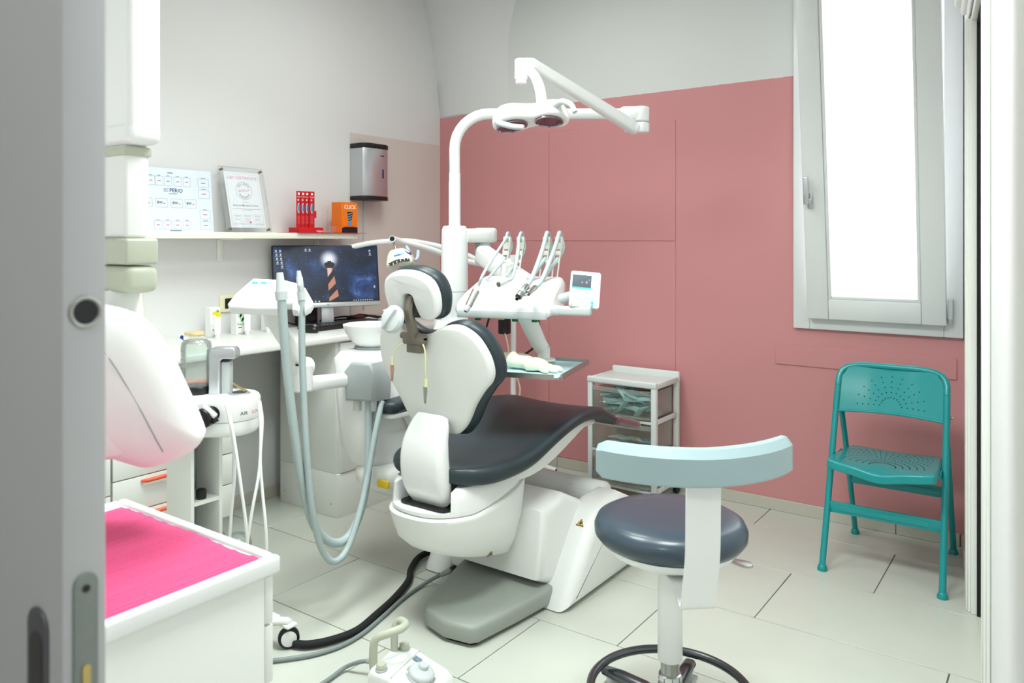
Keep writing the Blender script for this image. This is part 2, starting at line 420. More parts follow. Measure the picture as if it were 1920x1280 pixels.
obj('screw', xf(lathe([(.0038,0),(.0035,.0012),(.001,.0010)], 12), basis((-.7477, .3595, .77), (0,1,0), (0,0,1))), BLACK, lp)
Mf = basis((-.7955, .3395, .865), (1,0,0), (0,0,1))
fp = obj('flush_pull', xf(join(torus((0,.058,0), .0001, .0001, 4, 4), slab(rrect(.040, .175, .0195, 8), .003, .0012)), Mf), mat('grey_satin_metal', (112,110,116), .45, .6), door_1)
obj('pull_recess', xf(mv(slab(rrect(.024, .13, .0115, 8), .0008), 0, 0, .0031), Mf), mat('dark_steel', (92,88,92), .4, .7), fp)

# ---- window in the back wall: fixed frame, sash tipped inwards at the top
window_1 = struct(bpy.data.objects.new('window_1', None)); COL.objects.link(window_1); window_1.location = (-.73, YB, .89)
UPVC = mat('white_upvc', (226,229,229), .35, var=.008)
def wf(x0, x1, z0, z1, y0, y1, r=.004): return rbox(x0, x1, y0, y1, z0, z1, r, 2)
FX0, FX1, FZ0, FZ1 = -1.075, -.3745, .885, 2.62
obj('frame_stile', wf(FX0, FX0+.075, FZ0, FZ1, YB-.022, YB+.06), UPVC, window_1)
obj('frame_stile', wf(FX1-.072, FX1, FZ0, FZ1, YB-.022, YB+.06), UPVC, window_1)
obj('frame_rail', wf(FX0+.0751, FX1-.0721, FZ0, FZ0+.07, YB-.022, YB+.06), UPVC, window_1)
obj('frame_rail', wf(FX0+.0751, FX1-.0721, FZ1-.07, FZ1, YB-.022, YB+.06), UPVC, window_1)
SX0, SX1, SZ0, SZ1 = -1.0, -.432, .942, 2.56
tilt = math.radians(7.6)
def sash(g): return rota(g, tilt, 'X', (0, YB-.022, SZ0))
def sb(x0, x1, z0, z1, y0=-.062, y1=-.023, r=.006): return sash(rbox(x0, x1, YB+y0, YB+y1, z0, z1, r, 2))
SW = .094
obj('sash_stile', sb(SX0, SX0+SW, SZ0, SZ1), UPVC, window_1)
obj('sash_stile', sb(SX1-SW, SX1, SZ0, SZ1), UPVC, window_1)
obj('sash_rail', sb(SX0+SW+.0002, SX1-SW-.0002, SZ0, SZ0+SW), UPVC, window_1)
obj('sash_rail', sb(SX0+SW+.0002, SX1-SW-.0002, SZ1-SW, SZ1), UPVC, window_1)
for g in (sb(SX0+SW, SX0+SW+.014, SZ0+SW, SZ1-SW, -.056, -.04, .004), sb(SX1-SW-.014, SX1-SW, SZ0+SW, SZ1-SW, -.056, -.04, .004), sb(SX0+SW+.014, SX1-SW-.014, SZ0+SW, SZ0+SW+.014, -.056, -.04, .004)):
    obj('glazing_bead', g, UPVC, window_1)
obj('pane', sash(rbox(SX0+SW-.005, SX1-SW+.005, YB-.046, YB-.040, SZ0+SW-.005, SZ1-SW+.005)), PANE, window_1)
hx = SX0+.034
h = obj('handle_plate', sash(rbox(hx-.012, hx+.012, YB-.075, YB-.062, 1.455, 1.525, .003, 2)), ALU, window_1)
obj('lever', sash(join(rbox(hx-.009, hx+.009, YB-.095, YB-.075, 1.475, 1.50, .003, 2), rbox(hx-.022, hx+.002, YB-.105, YB-.091, 1.475, 1.60, .004, 2))), ALU, h)
obj('hinge_cover', rbox(SX1+.004, SX1+.022, YB-.055, YB-.023, .965, 1.05, .004, 2), LGREY, window_1)
obj('hinge_pin', cyl((SX1+.012, YB-.045, .945), (SX1+.012, YB-.045, .97), .008, 12), ALU, window_1)
obj('reveal_sill', rbox(WX0+.001, WX1-.001, YB+.0605, YB+.15, .931, .945, .002, 1), UPVC, window_1)

# ---- ceiling, vault springers in the corner, and the lamp fixtures above
ceiling = struct(obj('ceiling', rbox(-3.45, .3, .31, YB+.15, 3.4, 3.5), WALL, loc=(-1.5, 2, 3.4)))
ring_l, ring_b = [], []
N = 22
R = []
for i in range(N+1):
    z = 2.088+(3.4-2.088)*i/N; t = (z-2.088)
    a = .002+.105*t+.155*t*t+.22*max(0, t-.55)**2          # along the left wall, away from the corner
    c = .54+.0*t+.35*max(0, t-.42)**2.0+.18*max(0, t-.42)   # along the back wall
    p0 = Vector((XL+.0005, YB-a, z)); p1 = Vector((XL+c, YB-.0005-.0*t, z)); row = []
    for k in range(9):
        f = k/8; q = p0.lerp(p1, f); bul = math.sin(PI*f)*(.012+.05*t)
        d = Vector((p1.y-p0.y, -(p1.x-p0.x), 0)).normalized()
        row.append(q+d*bul)
    row.append(Vector((XL-.02, YB+.02, z))); R.append(row)
vault = struct(obj('wall_vault', rings(R), WALL, loc=(XL, YB, 2.088), ang=60))
LIGHTP = emit('lamp_diffuser', (255,250,240), 6.)
for (lx, ly, lz, sx, sy, en, spread), lab in zip(LAMPS, ('square ceiling lamp hung above the desk side of the room', 'square ceiling lamp hung above the stool side of the room', 'added square ceiling lamp out of view above the unit tower, brightening the back wall')):
    t = thing('ceiling_lamp', lab, 'ceiling lamp', (lx, ly, lz-.03))
    obj('housing', rbox(lx-sx/2-.02, lx+sx/2+.02, ly-sy/2-.02, ly+sy/2+.02, lz-.03, lz+.03, .006), LACQ, t)
    obj('diffuser', rbox(lx-sx/2, lx+sx/2, ly-sy/2, ly+sy/2, lz-.036, lz-.0301), LIGHTP, t)
    obj('hanging_rod', cyl((lx, ly, lz+.03), (lx, ly, 3.4), .012), ALU, t)
# corridor outside the doorway
struct(obj('wall_corridor', join(rbox(-3.45, -3.3, -1.75, .31, -.004, 2.7), rbox(1.1, 1.2, -1.75, .31, -.004, 2.7), rbox(-3.45, 1.2, -1.8, -1.7, -.004, 2.7)), WALL, loc=(0,-1,0)))
struct(obj('ceiling_corridor', rbox(-3.45, 1.2, -1.8, .31, 2.7, 2.75), WALL, loc=(0,-1,2.7)))
t = thing('corridor_lamp', 'square ceiling lamp in the corridor outside the doorway', 'ceiling lamp', (-.3, -.75, 2.58))
obj('housing', rbox(-.57, -.03, -1.02, -.48, 2.585, 2.70, .006), LACQ, t); obj('diffuser', rbox(-.55, -.05, -1., -.5, 2.58, 2.5848), LIGHTP, t)

# ================================================================== TREATMENT CHAIR
XC = -1.755
ch = thing('dental_chair', 'white dental treatment chair with slate grey upholstery and heart-shaped backrest', 'dental chair', (XC, 2.4, 0))
# backrest: outline (u, z) of the right half, mirrored
half = [(0,.98),(.045,.990),(.09,1.012),(.135,1.021),(.172,1.014),(.212,.982),(.238,.925),(.244,.872),(.232,.835),(.205,.805),(.165,.752),(.135,.700),(.105,.662),(.07,.648)]
outl = half+[(-u, z) for u, z in half[::-1]][:-1]
outl = smooth2(outl, 4)
def back_map(off, bow=.75, thick=1.):
    def f(u, z, t):
        y = 1.99-(z-.68)*.26+off+t*thick+bow*u*u
        return (XC+u, y, z+t*.26*thick)
    return f
g = slab(outl, .030, .010, 3, 5, r2=.004)
shell = obj('backrest_shell', fmap(g, back_map(0.0)), PLAW, ch, ang=55)
big = [(u*1.045, .84+(z-.84)*1.06) for u, z in outl]
obj('backrest_cushion', fmap(slab(big, .062, .026, 4, 5, r2=.028), back_map(.0315)), VINYL, ch, ang=60)
# spine: white moulded link from the backrest into the seat shell
prof = [(.722,1.952,.066,.040),(.70,1.936,.076,.050),(.65,1.908,.086,.058),(.595,1.896,.092,.062),(.54,1.897,.094,.064),(.495,1.905,.093,.064),(.455,1.920,.089,.062),(.423,1.942,.082,.060)]
pr = catmull([(p[0], p[1], 0) for p in prof], 4); hw = catmull([(p[2], p[3], 0) for p in prof], 4)
R = []
for i, (p, w) in enumerate(zip(pr, hw)):
    a = pr[max(0,i-1)]; b = pr[min(len(pr)-1,i+1)]; tz, ty = b.x-a.x, b.y-a.y; l = math.hypot(tz, ty); nz_, ny_ = -ty/l, tz/l
    if ny_ < 0: nz_, ny_ = -nz_, -ny_
    row = []
    for q in rrect(2*w.x, w.y, .024, 4): row.append((XC+.014+q[0], p.y+ny_*(q[1]+w.y/2), p.x+nz_*(q[1]+w.y/2)))
    R.append(row)
obj('spine_cover', rings(R), PLA, ch, ang=50)
# headrest
hout = smooth2([(-.106,-.005),(-.112,.05),(-.095,.092),(-.05,.115),(0,.12),(.05,.115),(.095,.092),(.112,.05),(.106,-.005),(.082,-.034),(.045,-.036),(.032,-.02),(.022,.015),(.018,.04),(0,.046),(-.018,.04),(-.022,.015),(-.032,-.02),(-.045,-.036),(-.082,-.034)], 4)
def head_map(off):
    def f(u, z, t):
        ang = .30; y = 1.868-z*ang+off+t+.9*u*u; return (XC+u, y, 1.076+z+t*ang)
    return f
obj('headrest_shell', fmap(slab(hout, .032, .012, 3, 0, r2=.004), head_map(0.)), PLA, ch, ang=50)
hc = smooth2([(-.112,0),(-.12,.05),(-.102,.1),(-.055,.127),(0,.132),(.055,.127),(.102,.1),(.12,.05),(.112,0),(.085,-.037),(0,-.04),(-.085,-.037)], 4)
obj('headrest_cushion', fmap(slab(hc, .06, .024, 4, 4, r2=.026), head_map(.031)), VINYL, ch, ang=60)
BRONZE = mat('bronze_metal', (124,116,106), .42, .7, var=.06)
obj('headrest_bar', tube([(XC+.003,1.876,1.115),(XC+.003,1.862,1.07),(XC+.004,1.872,1.03),(XC+.004,1.888,.985),(XC+.004,1.905,.955)], [.014,.016,.017,.018,.016], 8, 5), BRONZE, ch)
obj('headrest_bracket', join(rbox(XC-.042, XC+.05, 1.878, 1.905, .958, .988, .006), rbox(XC-.03, XC+.034, 1.885, 1.912, .93, .965, .005), cyl((XC-.052,1.89,.985),(XC+.05,1.89,.985),.011,12)), BRONZE, ch)
kn = basis((XC-.022,1.815,1.045), (1,0,.1), (.08,.25,.97))
obj('headrest_knob', xf(join(lathe([(.004,-.04),(.012,-.038),(.012,-.012),(.036,-.012),(.045,-.006),(.046,.004),(.040,.012),(.02,.016),(.001,.017)], 28), rbox(-.040,.040,-.006,.006,.008,.026,.004,2)), kn @ Matrix.Rotation(.9,4,'Z')), LGREY, ch)
# seat cushion: loft along y   (y, half width, bottom z, thickness, dish)
seat = [(1.955,.15,.505,.050,.004),(1.985,.185,.500,.058,.008),(2.05,.222,.497,.062,.016),(2.15,.243,.503,.062,.02),(2.25,.252,.520,.060,.02),(2.38,.253,.560,.055,.018),(2.5,.250,.588,.052,.015),(2.62,.240,.597,.050,.012),(2.75,.225,.585,.046,.01),(2.86,.205,.548,.044,.008),(2.93,.192,.520,.042,.006)]
def seat_loft(rows, sm=4):
    P1 = catmull([(r[0], r[1], r[2]) for r in rows], sm); P2 = catmull([(r[3], r[4], 0) for r in rows], sm); R = []
    for a, b in zip(P1, P2):
        y, w, zb, th, ds = a.x, a.y, a.z, b.x, b.y; row = []
        q = rrect(2*w, th, min(.026, th*.49), 5); 
        top = [p for p in q if p[1] > 0]
        for p in q: row.append((XC+p[0], y, zb+th/2+p[1]))
        # dished upper face
        n = 9; ins = []
        i0 = max(range(len(q)), key=lambda k: (q[k][1] > th*.49)*10+(q[k][0]))
        out = []
        for k, p in enumerate(q):
            out.append((XC+p[0], y, zb+th/2+p[1]))
            if k == 5:
                x0, x1 = q[5][0], q[6][0]
                for m in range(1, n+1):
                    f = m/(n+1); x = x0+(x1-x0)*f; out.append((XC+x, y, zb+th-ds*math.sin(PI*f)**.8))
        R.append(out)
    c0 = Vector((XC, rows[0][0]-.006, rows[0][2]+rows[0][3]/2)); c1 = Vector((XC, rows[-1][0]+.003, rows[-1][2]+rows[-1][3]/2))
    R.insert(0, [tuple(c0+(Vector(p)-c0)*.86+Vector((0,-.012,0))) for p in R[0]])
    R.append([tuple(c1+(Vector(p)-c1)*.97+Vector((0,.004,0))) for p in R[-1]])
    return rings(R)
obj('seat_cushion', seat_loft(seat), VINYL, ch, ang=60)
foot = [(2.945,.192,.516,.043,.005),(3.05,.184,.488,.041,.005),(3.16,.172,.458,.039,.004),(3.222,.160,.444,.034,.003)]
CLRV = mat('plum_clear_cover', (96,66,78), .12, coat=.8, var=.08)
obj('foot_cover', seat_loft(foot), CLRV, ch, ang=60)
# seat shell (upper) and hull (lower)
def sup(a, b, n, cx, cy, z, m=40, zf=None):
    out = []
    for k in range(m):
        t = 2*PI*k/m; c, s_ = math.cos(t), math.sin(t)
        x = cx+a*abs(c)**(2/n)*(1 if c > 0 else -1); y = cy+b*abs(s_)**(2/n)*(1 if s_ > 0 else -1)
        out.append((x, y, zf(x, y, z) if zf else z))
    return out
def rim(x, y, z):  return z+max(0, y-2.0)*.16
def notch(ring, d, w=.112):
    out = []
    for (x, y, z) in ring:
        u = abs(x-XC-.014)
        if y < 2.05 and u < w: f = min(1, (w-u)/.018); y = max(y, y+(2.035-y)*f*d)
        out.append((x, y, z))
    return out
HCY = 2.125
def hr(a, b, z, zf, m=88, n=2.45, cy=HCY): return sup(a, b, n, XC, cy, z, m, zf)
R = [hr(.150,.215,.404,rim), hr(.176,.245,.402,rim), hr(.182,.252,.408,rim), notch(hr(.183,.253,.418,rim), 0.), notch(hr(.183,.253,.421,rim), 1.), notch(hr(.181,.250,.455,rim), 1.), notch(hr(.178,.246,.484,rim), 1.), notch(hr(.170,.238,.4935,rim), 1.), notch(hr(.150,.215,.4955,rim), 1.)]
obj('seat_shell', rings(R), PLA, ch, ang=40)
# dark slot where the spine enters
obj('spine_slot', fmap(slab(rrect(.215,.15,.03,6), .003), lambda u, v, t: (XC+.014+u*.98, 1.982+v, .4222+t)), BLACK, ch)
# leg rest shell under the seat front
leg = [(2.14,.160,.458,.045),(2.26,.182,.452,.078),(2.36,.192,.460,.092),(2.47,.196,.490,.092),(2.58,.192,.523,.074),(2.70,.174,.545,.045),(2.82,.15,.540,.022)]
R = []
for a in catmull([(r[0], r[1], r[2]) for r in leg], 4):
    th = None
    for i in range(len(leg)-1):
        if leg[i][0] <= a.x <= leg[i+1][0]+1e-6: f = (a.x-leg[i][0])/(leg[i+1][0]-leg[i][0]); th = leg[i][3]+(leg[i+1][3]-leg[i][3])*f
    th = th or leg[-1][3]
    R.append([(XC+p[0], a.x, a.z+th/2+p[1]) for p in rrect(2*a.y, th, min(.02, th*.45), 4)])
obj('leg_rest_shell', rings(R), PLAW, ch, ang=50)
def hb(x, y, z): return z-max(0, y-1.88)*.26
R = [hr(.075,.125,.272,hb,cy=2.16), hr(.105,.165,.274,hb,cy=2.145), hr(.135,.20,.285,hb,cy=2.13), hr(.162,.230,.312,lambda x,y,z: z-max(0,y-1.88)*.20,cy=2.118), hr(.180,.252,.352,lambda x,y,z: z-max(0,y-1.88)*.07), hr(.190,.262,.385,rim), hr(.192,.264,.396,rim), hr(.189,.260,.4005,rim), hr(.175,.244,.4015,rim)]
hull_g = rings(R); obj('hull', hull_g, PLAW, ch, ang=50)
# lifting arm housing and floor stand
obj('lift_arm_cover', fmap(slab([(2.28,.10),(2.30,.34),(2.45,.37),(2.60,.30),(2.68,.25),(2.70,.10),(2.62,.06),(2.36,.06)], .40, .03, 4), lambda y, z, t: (XC-.16+t, y, z)), PLAW, ch, ang=50)
obj('lift_arm_lower', fmap(slab([(2.34,.035),(2.36,.14),(2.60,.17),(2.66,.10),(2.66,.035)], .26, .02, 3), lambda y, z, t: (XC-.06+t, y, z)), PLAW, ch, ang=50)
def wedge(x0, x1):
    pts = [(2.30,.004),(2.335,.06),(2.46,.215),(2.52,.285),(2.60,.318),(2.72,.322),(2.92,.23),(2.98,.12),(2.98,.004)]
    return fmap(slab(pts, x1-x0, .028, 4, r2=.04), lambda y, z, t: (x0+t, y, z))
obj('stand_side', wedge(XC+.205, XC+.335), PLAW, ch, ang=50)
obj('stand_side', wedge(XC-.335, XC-.215), PLAW, ch, ang=50)
obj('stand_roll', cyl((XC-.21, 2.82, .25), (XC+.2, 2.82, .25), .06, 24, bev=.01), PLA, ch)
plate = [(XC-.195,2.47),(XC-.150,2.30),(XC-.085,2.10),(XC-.035,1.985),(XC+.0,1.948),(XC+.10,1.922),(XC+.195,1.938),(XC+.214,1.96),(XC+.24,2.15),(XC+.256,2.31),(XC+.256,2.47)]
obj('base_plate', mv(slab(plate, .056, .004, 3, 0, r2=.016), 0, 0, .014), mat('grey_base_plastic', (154,160,152), .42, var=.03, scale=40), ch, ang=50)
obj('base_plate_foot', mv(slab(inset(plate, .02), .014), 0, 0, 0), BLACK, ch)
obj('hinge_bar', rbox(XC-.175, XC+.215, 2.36, 2.44, .066, .098, .01, 3), LGREY, ch)
obj('rear_base', fmap(slab([(-.325,.004),(-.325,.004),(-.29,.20),(-.02,.20),(.0,.004)], .22, .006, 2), lambda u, z, t: (XC+u, 2.385+t, z)), PLAW, ch)
obj('cable_socket', rbox(XC-.22, XC-.10, 2.34, 2.40, .03, .12, .01, 2), PLAW, ch)
def warn(o, r, u, s, par):
    M = basis(o, r, u); w = obj('warning_label', flat(slab([(-.5*s,-.43*s),(.5*s,-.43*s),(0,.43*s)], .0006), M, .0005), AMBER, par)
    obj('warning_border', flat(join(*[([(a[0],a[1],0),(b[0],b[1],0),(b[0]*.78,b[1]*.78-.02*s,0),(a[0]*.78,a[1]*.78-.02*s,0)], [(0,1,2,3)]) for a, b in (((-.5*s,-.43*s),(.5*s,-.43*s)),((.5*s,-.43*s),(0,.43*s)),((0,.43*s),(-.5*s,-.43*s)))]), M, .0014), BLACK, w)
    obj('warning_figure', flat(join(quad(-.10*s,.06*s,-.26*s,.02*s), quad(.02*s,.14*s,-.2*s,.1*s)), M, .0015), BLACK, w)
from mathutils.bvhtree import BVHTree
def hit(g, o, d):
    t = BVHTree.FromPolygons([Vector(v) for v in g[0]], [tuple(f) for f in g[1]]); p, n, i, dist = t.ray_cast(Vector(o), Vector(d).normalized())
    if n.dot(Vector(d)) > 0: n = -n
    return p, n
for g_, o_, d_, s_ in ((wedge(XC+.205, XC+.335), (-1.478, 2.0, .255), (0,1,0), .032), (hull_g, (-1.2, 2.12, .232), (-1,.0,0), .028)):
    p_, n_ = hit(g_, o_, d_); up_ = Vector((0,0,1)); r_ = up_.cross(n_).normalized(); warn(p_+n_*.0008, r_, n_.cross(r_), s_, ch)
# arm rest on the far side
obj('arm_support', tube([(XC-.24,2.30,.50),(XC-.33,2.28,.55),(XC-.365,2.26,.622)], [.03,.028,.03], 12, 5), PLAW, ch)
obj('arm_base', fmap(slab(rrect(.085,.30,.035,5), .02, .006), lambda u, v, t: (XC-.365+u, 2.27+v, .622+t)), PLAW, ch)
obj('arm_pad', fmap(slab(rrect(.095,.32,.042,6), .045, .014, 3, r2=.018), lambda u, v, t: (XC-.365+u, 2.27+v, .642+t+.12*max(0,v))), VINYL, ch, ang=60)
# bib chain hung on the headrest bracket
bc = thing('bib_chain', 'pale yellow bib cord with two metal clips hung on the chair back', 'bib clip', (XC-.02, 1.90, .96))
CORDY = mat('pale_yellow_cord', (226,222,170), .5)
obj('cord', tube([(XC+.005,1.9,.965),(XC+.048,1.882,.962),(XC+.058,1.882,.93),(XC+.056,1.884,.885),(XC+.050,1.893,.845)], .0025, 8, 6), CORDY, bc)
obj('cord', tube([(XC-.01,1.9,.965),(XC-.05,1.882,.955),(XC-.078,1.882,.925),(XC-.087,1.884,.90)], .0025, 8, 6), CORDY, bc)
for (cx, cy, cz, m_) in ((XC+.049,1.894,.832,STEEL),(XC-.088,1.882,.892,mat('rosy_metal',(196,150,140),.4,.6))):
    c_ = obj('clip_sleeve', cyl((cx,cy,cz+.018),(cx,cy,cz-.008),.0055,10), CORDY, bc)
    obj('clip', join(fmap(slab([(-.008,0),(.008,0),(.004,-.05),(0,-.056),(-.004,-.05)], .003), lambda u,z,t: (cx+u, cy-.004+t, cz-.008+z)), fmap(slab([(.002,-.004),(.014,-.012),(.004,-.045),(0,-.05)], .003), lambda u,z,t: (cx+u, cy-.009+t, cz-.008+z))), m_, bc)

# ================================================================== UNIT TOWER WITH SPITTOON
ut = thing('dental_unit', 'white dental unit tower with spittoon bowl beside the treatment chair', 'dental unit', (-2.2, 2.45, 0))
CXX, CYY = -2.155, 2.577
obj('column_sleeve', lathe([(.05,.94),(.0575,.95),(.0585,1.079),(.056,1.081),(.0585,1.083),(.057,1.30),(.055,1.345),(.048,1.36),(.03,1.362)], 32, (CXX,CYY,0)), PLA, ut)
obj('column_seam', torus((CXX,CYY,1.081), .0572, .0018, 36, 6), GREYP, ut)
obj('tower_shoulder', rings([sup(.075,.07,3,CXX,CYY,.955), sup(.082,.08,3,CXX,CYY,.92), sup(.105,.11,3.2,CXX-.01,CYY+.005,.85), sup(.125,.14,3.4,CXX-.02,CYY+.01,.79), sup(.13,.15,3.6,CXX-.02,CYY+.01,.76)]), PLA, ut, ang=50)
obj('tower_body', rings([sup(.125,.145,4,CXX-.02,CYY+.01,.755), sup(.130,.15,4,CXX-.02,CYY+.01,.74), sup(.130,.15,4,CXX-.02,CYY+.01,.40), sup(.12,.14,4,CXX-.02,CYY+.01,.34)]), PLAW, ut, ang=50)
obj('tower_foot', rings([sup(.09,.11,4,CXX-.02,CYY+.01,.338), sup(.09,.11,4,CXX-.02,CYY+.01,.0)]), PLAW, ut, ang=50)
BX, BY = -2.30, 2.235
obj('cuspidor_body', rings([sup(.10,.17,3.2,-2.26,2.24,.865), sup(.118,.19,3.4,-2.26,2.24,.84), sup(.118,.19,3.4,-2.255,2.25,.66), sup(.112,.185,3.4,-2.25,2.26,.50), sup(.10,.17,3.4,-2.24,2.28,.43), sup(.08,.14,3.4,-2.23,2.3,.395)]), PLA, ut, ang=50)
obj('lower_cover', rings([sup(.10,.14,3.4,-2.18,2.255,.435), sup(.122,.155,3.4,-2.18,2.25,.41), sup(.122,.155,3.4,-2.175,2.25,.37), sup(.10,.13,3.4,-2.17,2.27,.325)]), PLAW, ut, ang=50)
obj('yellow_tab', rbox(-2.125, -2.066, 2.086, 2.0955, .372, .402, .004), YELLOW, ut)
bowl = obj('spittoon_bowl', lathe([(.045,.868),(.06,.872),(.085,.895),(.108,.93),(.118,.955),(.119,.961),(.115,.962),(.104,.935),(.08,.903),(.05,.885),(.005,.88)], 36, (BX,BY,0)), PLA, ut, ang=50)
obj('bowl_ring', lathe([(.06,.868),(.072,.866),(.074,.872),(.062,.874)], 30, (BX,BY,0), cap0=False, cap1=False), GREYP, bowl)
obj('cup_filler', tube([(BX+.07,BY+.11,.86),(BX+.07,BY+.11,1.0),(BX+.05,BY+.08,1.02),(BX+.02,BY+.04,1.01)], .007, 10, 5), ALU, ut)
obj('amalgam_box', fmap(slab([(-.075,0),(.075,0),(.082,.115),(.058,.155),(-.045,.158),(-.082,.12)], .10, .012, 3), lambda u, z, t: (-2.175+u*.70, 2.04+u*.30+t, .695+z*.92)), GREYP, ut, ang=50)
for k, (px, py) in enumerate(((-2.205, 2.065), (-2.145, 2.09))):
    obj('hose_socket', cyl((px,py,.655),(px,py,.70),.017 if k == 0 else .013, 14), LGREY, ut)
# pole and fixed arm that carry the operating light
obj('light_pole', cyl((CXX,CYY,1.355),(CXX,CYY,1.59),.0255,20), PLA, ut)
obj('pole_sticker', xf(quad(-.012,.012,-.05,.05), basis((CXX-.0215,CYY-.0155,1.60), (.58,-.81,0), (0,0,1))), GREYP, ut)

# ================================================================== OPERATING LIGHT
ol = thing('operating_light', 'white double-reflector dental operating light on jointed arm', 'operating light', (CXX, CYY, 1.59))
UX, UY = .8121, .5835                                 # direction the fixed arm points in
ex = (CXX+UX*.80, CYY+UY*.80)
top = 1.842
pts = [(CXX,CYY,1.591),(CXX,CYY,1.66)]
for k in range(9):
    a = PI/2*k/8; rr = .15; pts.append((CXX+UX*rr*(1-math.cos(a)), CYY+UY*rr*(1-math.cos(a)), top-rr+rr*math.sin(a)))
pts += [(CXX+UX*.5, CYY+UY*.5, top), (ex[0], ex[1], top)]
obj('fixed_arm', tube(pts, .0235, 18), PLA, ol, ang=60)
obj('elbow', join(tube([(ex[0]-UX*.09,ex[1]-UY*.09,top),(ex[0]-UX*.075,ex[1]-UY*.075,top),(ex[0]-UX*.0,ex[1],top),(ex[0]+UX*.025,ex[1]+UY*.025,top-.004)], [.024,.032,.034,.025], 18), cyl((ex[0],ex[1],top-.034),(ex[0],ex[1],top+.030),.036,20,bev=.008)), PLA, ol, ang=50)
obj('elbow_lower', join(cyl((ex[0],ex[1],top-.082),(ex[0],ex[1],top-.037),.036,20,bev=.008), rbox_c((ex[0]-UX*.03,ex[1]-UY*.03,top-.062),(.07,.07,.036),.012,3)), PLA, ol, ang=50)
A = Vector((ex[0]-.02, ex[1]-.02, top-.062)); B = Vector((-1.605, 2.368, 1.941))
def bar(A, B, w0, h0, w1, h1, r=.35, n=8):
    A, B = Vector(A), Vector(B); d = (B-A).normalized(); s_ = d.cross(Vector((0,0,1))).normalized(); u_ = s_.cross(d); R = []
    for k in range(n+1):
        f = k/n; w = w0+(w1-w0)*f; h = h0+(h1-h0)*f; c = A.lerp(B, f)
        R.append([c+s_*p[0]+u_*p[1] for p in rrect(w, h, min(w,h)*r, 4)])
    return rings(R)
obj('spring_arm', bar(A, B, .048, .056, .036, .042), PLA, ol, ang=50)
J = Vector((-1.636, 2.334, 1.939)); J2 = Vector((-1.636, 2.334, 1.884))
obj('head_joint', join(tube([B+(B-A).normalized()*-.01, B, J+(B-J)*.35, J], [.020,.025,.027,.022], 16), cyl(J+Vector((0,0,.022)), J2, .024, 18, bev=.006), cyl(J2, J2-Vector((0,0,.012)), .020, 18)), PLA, ol, ang=50)
yk = [(-1.622, 2.344, 1.927), (-1.593, 2.353, 1.902), (-1.57, 2.357, 1.851), (-1.558, 2.353, 1.797)]
obj('yoke', bar(yk[0], yk[1], .022, .03, .024, .034, n=2), PLA, ol, ang=50)
obj('yoke_stem', tube(yk, [.014,.018,.020,.020], 12, 5), PLA, ol, ang=60)
# lamp head: long rounded body, two reflectors, two handles
HC = Vector((-1.569, 2.321, 1.748)); hx_ = Vector((.8121*.98+.5835*.17, .5835*.98-.8121*.17, .085)).normalized(); hy_ = Vector((-.5835,.8121,-.24)); hy_ = (hy_-hx_*hy_.dot(hx_)).normalized()
MH = basis(HC, hx_, hy_)
ho = smooth2([(-.150,-.015),(-.128,-.075),(-.07,-.085),(0,-.05),(.06,-.075),(.105,-.065),(.125,0),(.105,.055),(.06,.07),(0,.05),(-.07,.07),(-.128,.055)], 4)
def lampf(x, y, z): 
    return (x, y, z-.75*x*x-.25*y*y)
body = fmap(slab(ho, .066, .012, 3, 4, r2=.042), lambda x, y, z: lampf(x, y, z-.026))
obj('lamp_housing', xf(body, MH), PLA, ol, ang=60)
REFL = mat('lamp_reflector', (150,130,140), .12, .9, var=.25, scale=60)
for cx, rx in ((-.082,.056),(.052,.05)):
    gl = lathe([(1.,0),(1.02,-.004),(.94,-.006),(.90,-.0015),(.02,.001)], 30)
    gl = [(cx+v[0]*rx, -.005+v[1]*.052, v[2]) for v in gl[0]], gl[1]
    obj('reflector', xf(fmap(gl, lambda x, y, z: lampf(x, y, z-.0275)), MH), REFL, ol)
for sx, sy in ((.085,-.07),(-.11,-.075)):
    e = [(sx,sy,.0),(sx+.03,sy-.035,-.006),(sx+.06,sy-.055,-.03),(sx+.072,sy-.06,-.06)] if sx > 0 else [(sx-.01,sy+.04,-.02),(sx-.005,sy-.0,-.045),(sx+.045,sy-.02,-.072),(sx+.085,sy-.025,-.082)]
    obj('grip', xf(tube(e, [.013,.011,.010,.009], 12, 5), MH), LGREY, ol)
obj('pivot_cap', xf(cyl((.095,-.062,.004),(.095,-.082,.002),.013,18,bev=.003), MH), PLA, ol)

# ================================================================== INSTRUMENT CONSOLE (delivery unit)
du = thing('instrument_console', 'white dental instrument console with scalloped front on swing arm', 'instrument console', (-1.74, 2.42, .98), math.radians(17))
MD = Matrix.Translation((-1.725, 2.415, 0)) @ Matrix.Rotation(math.radians(17), 4, 'Z')
def dl(g): return xf(g, MD)
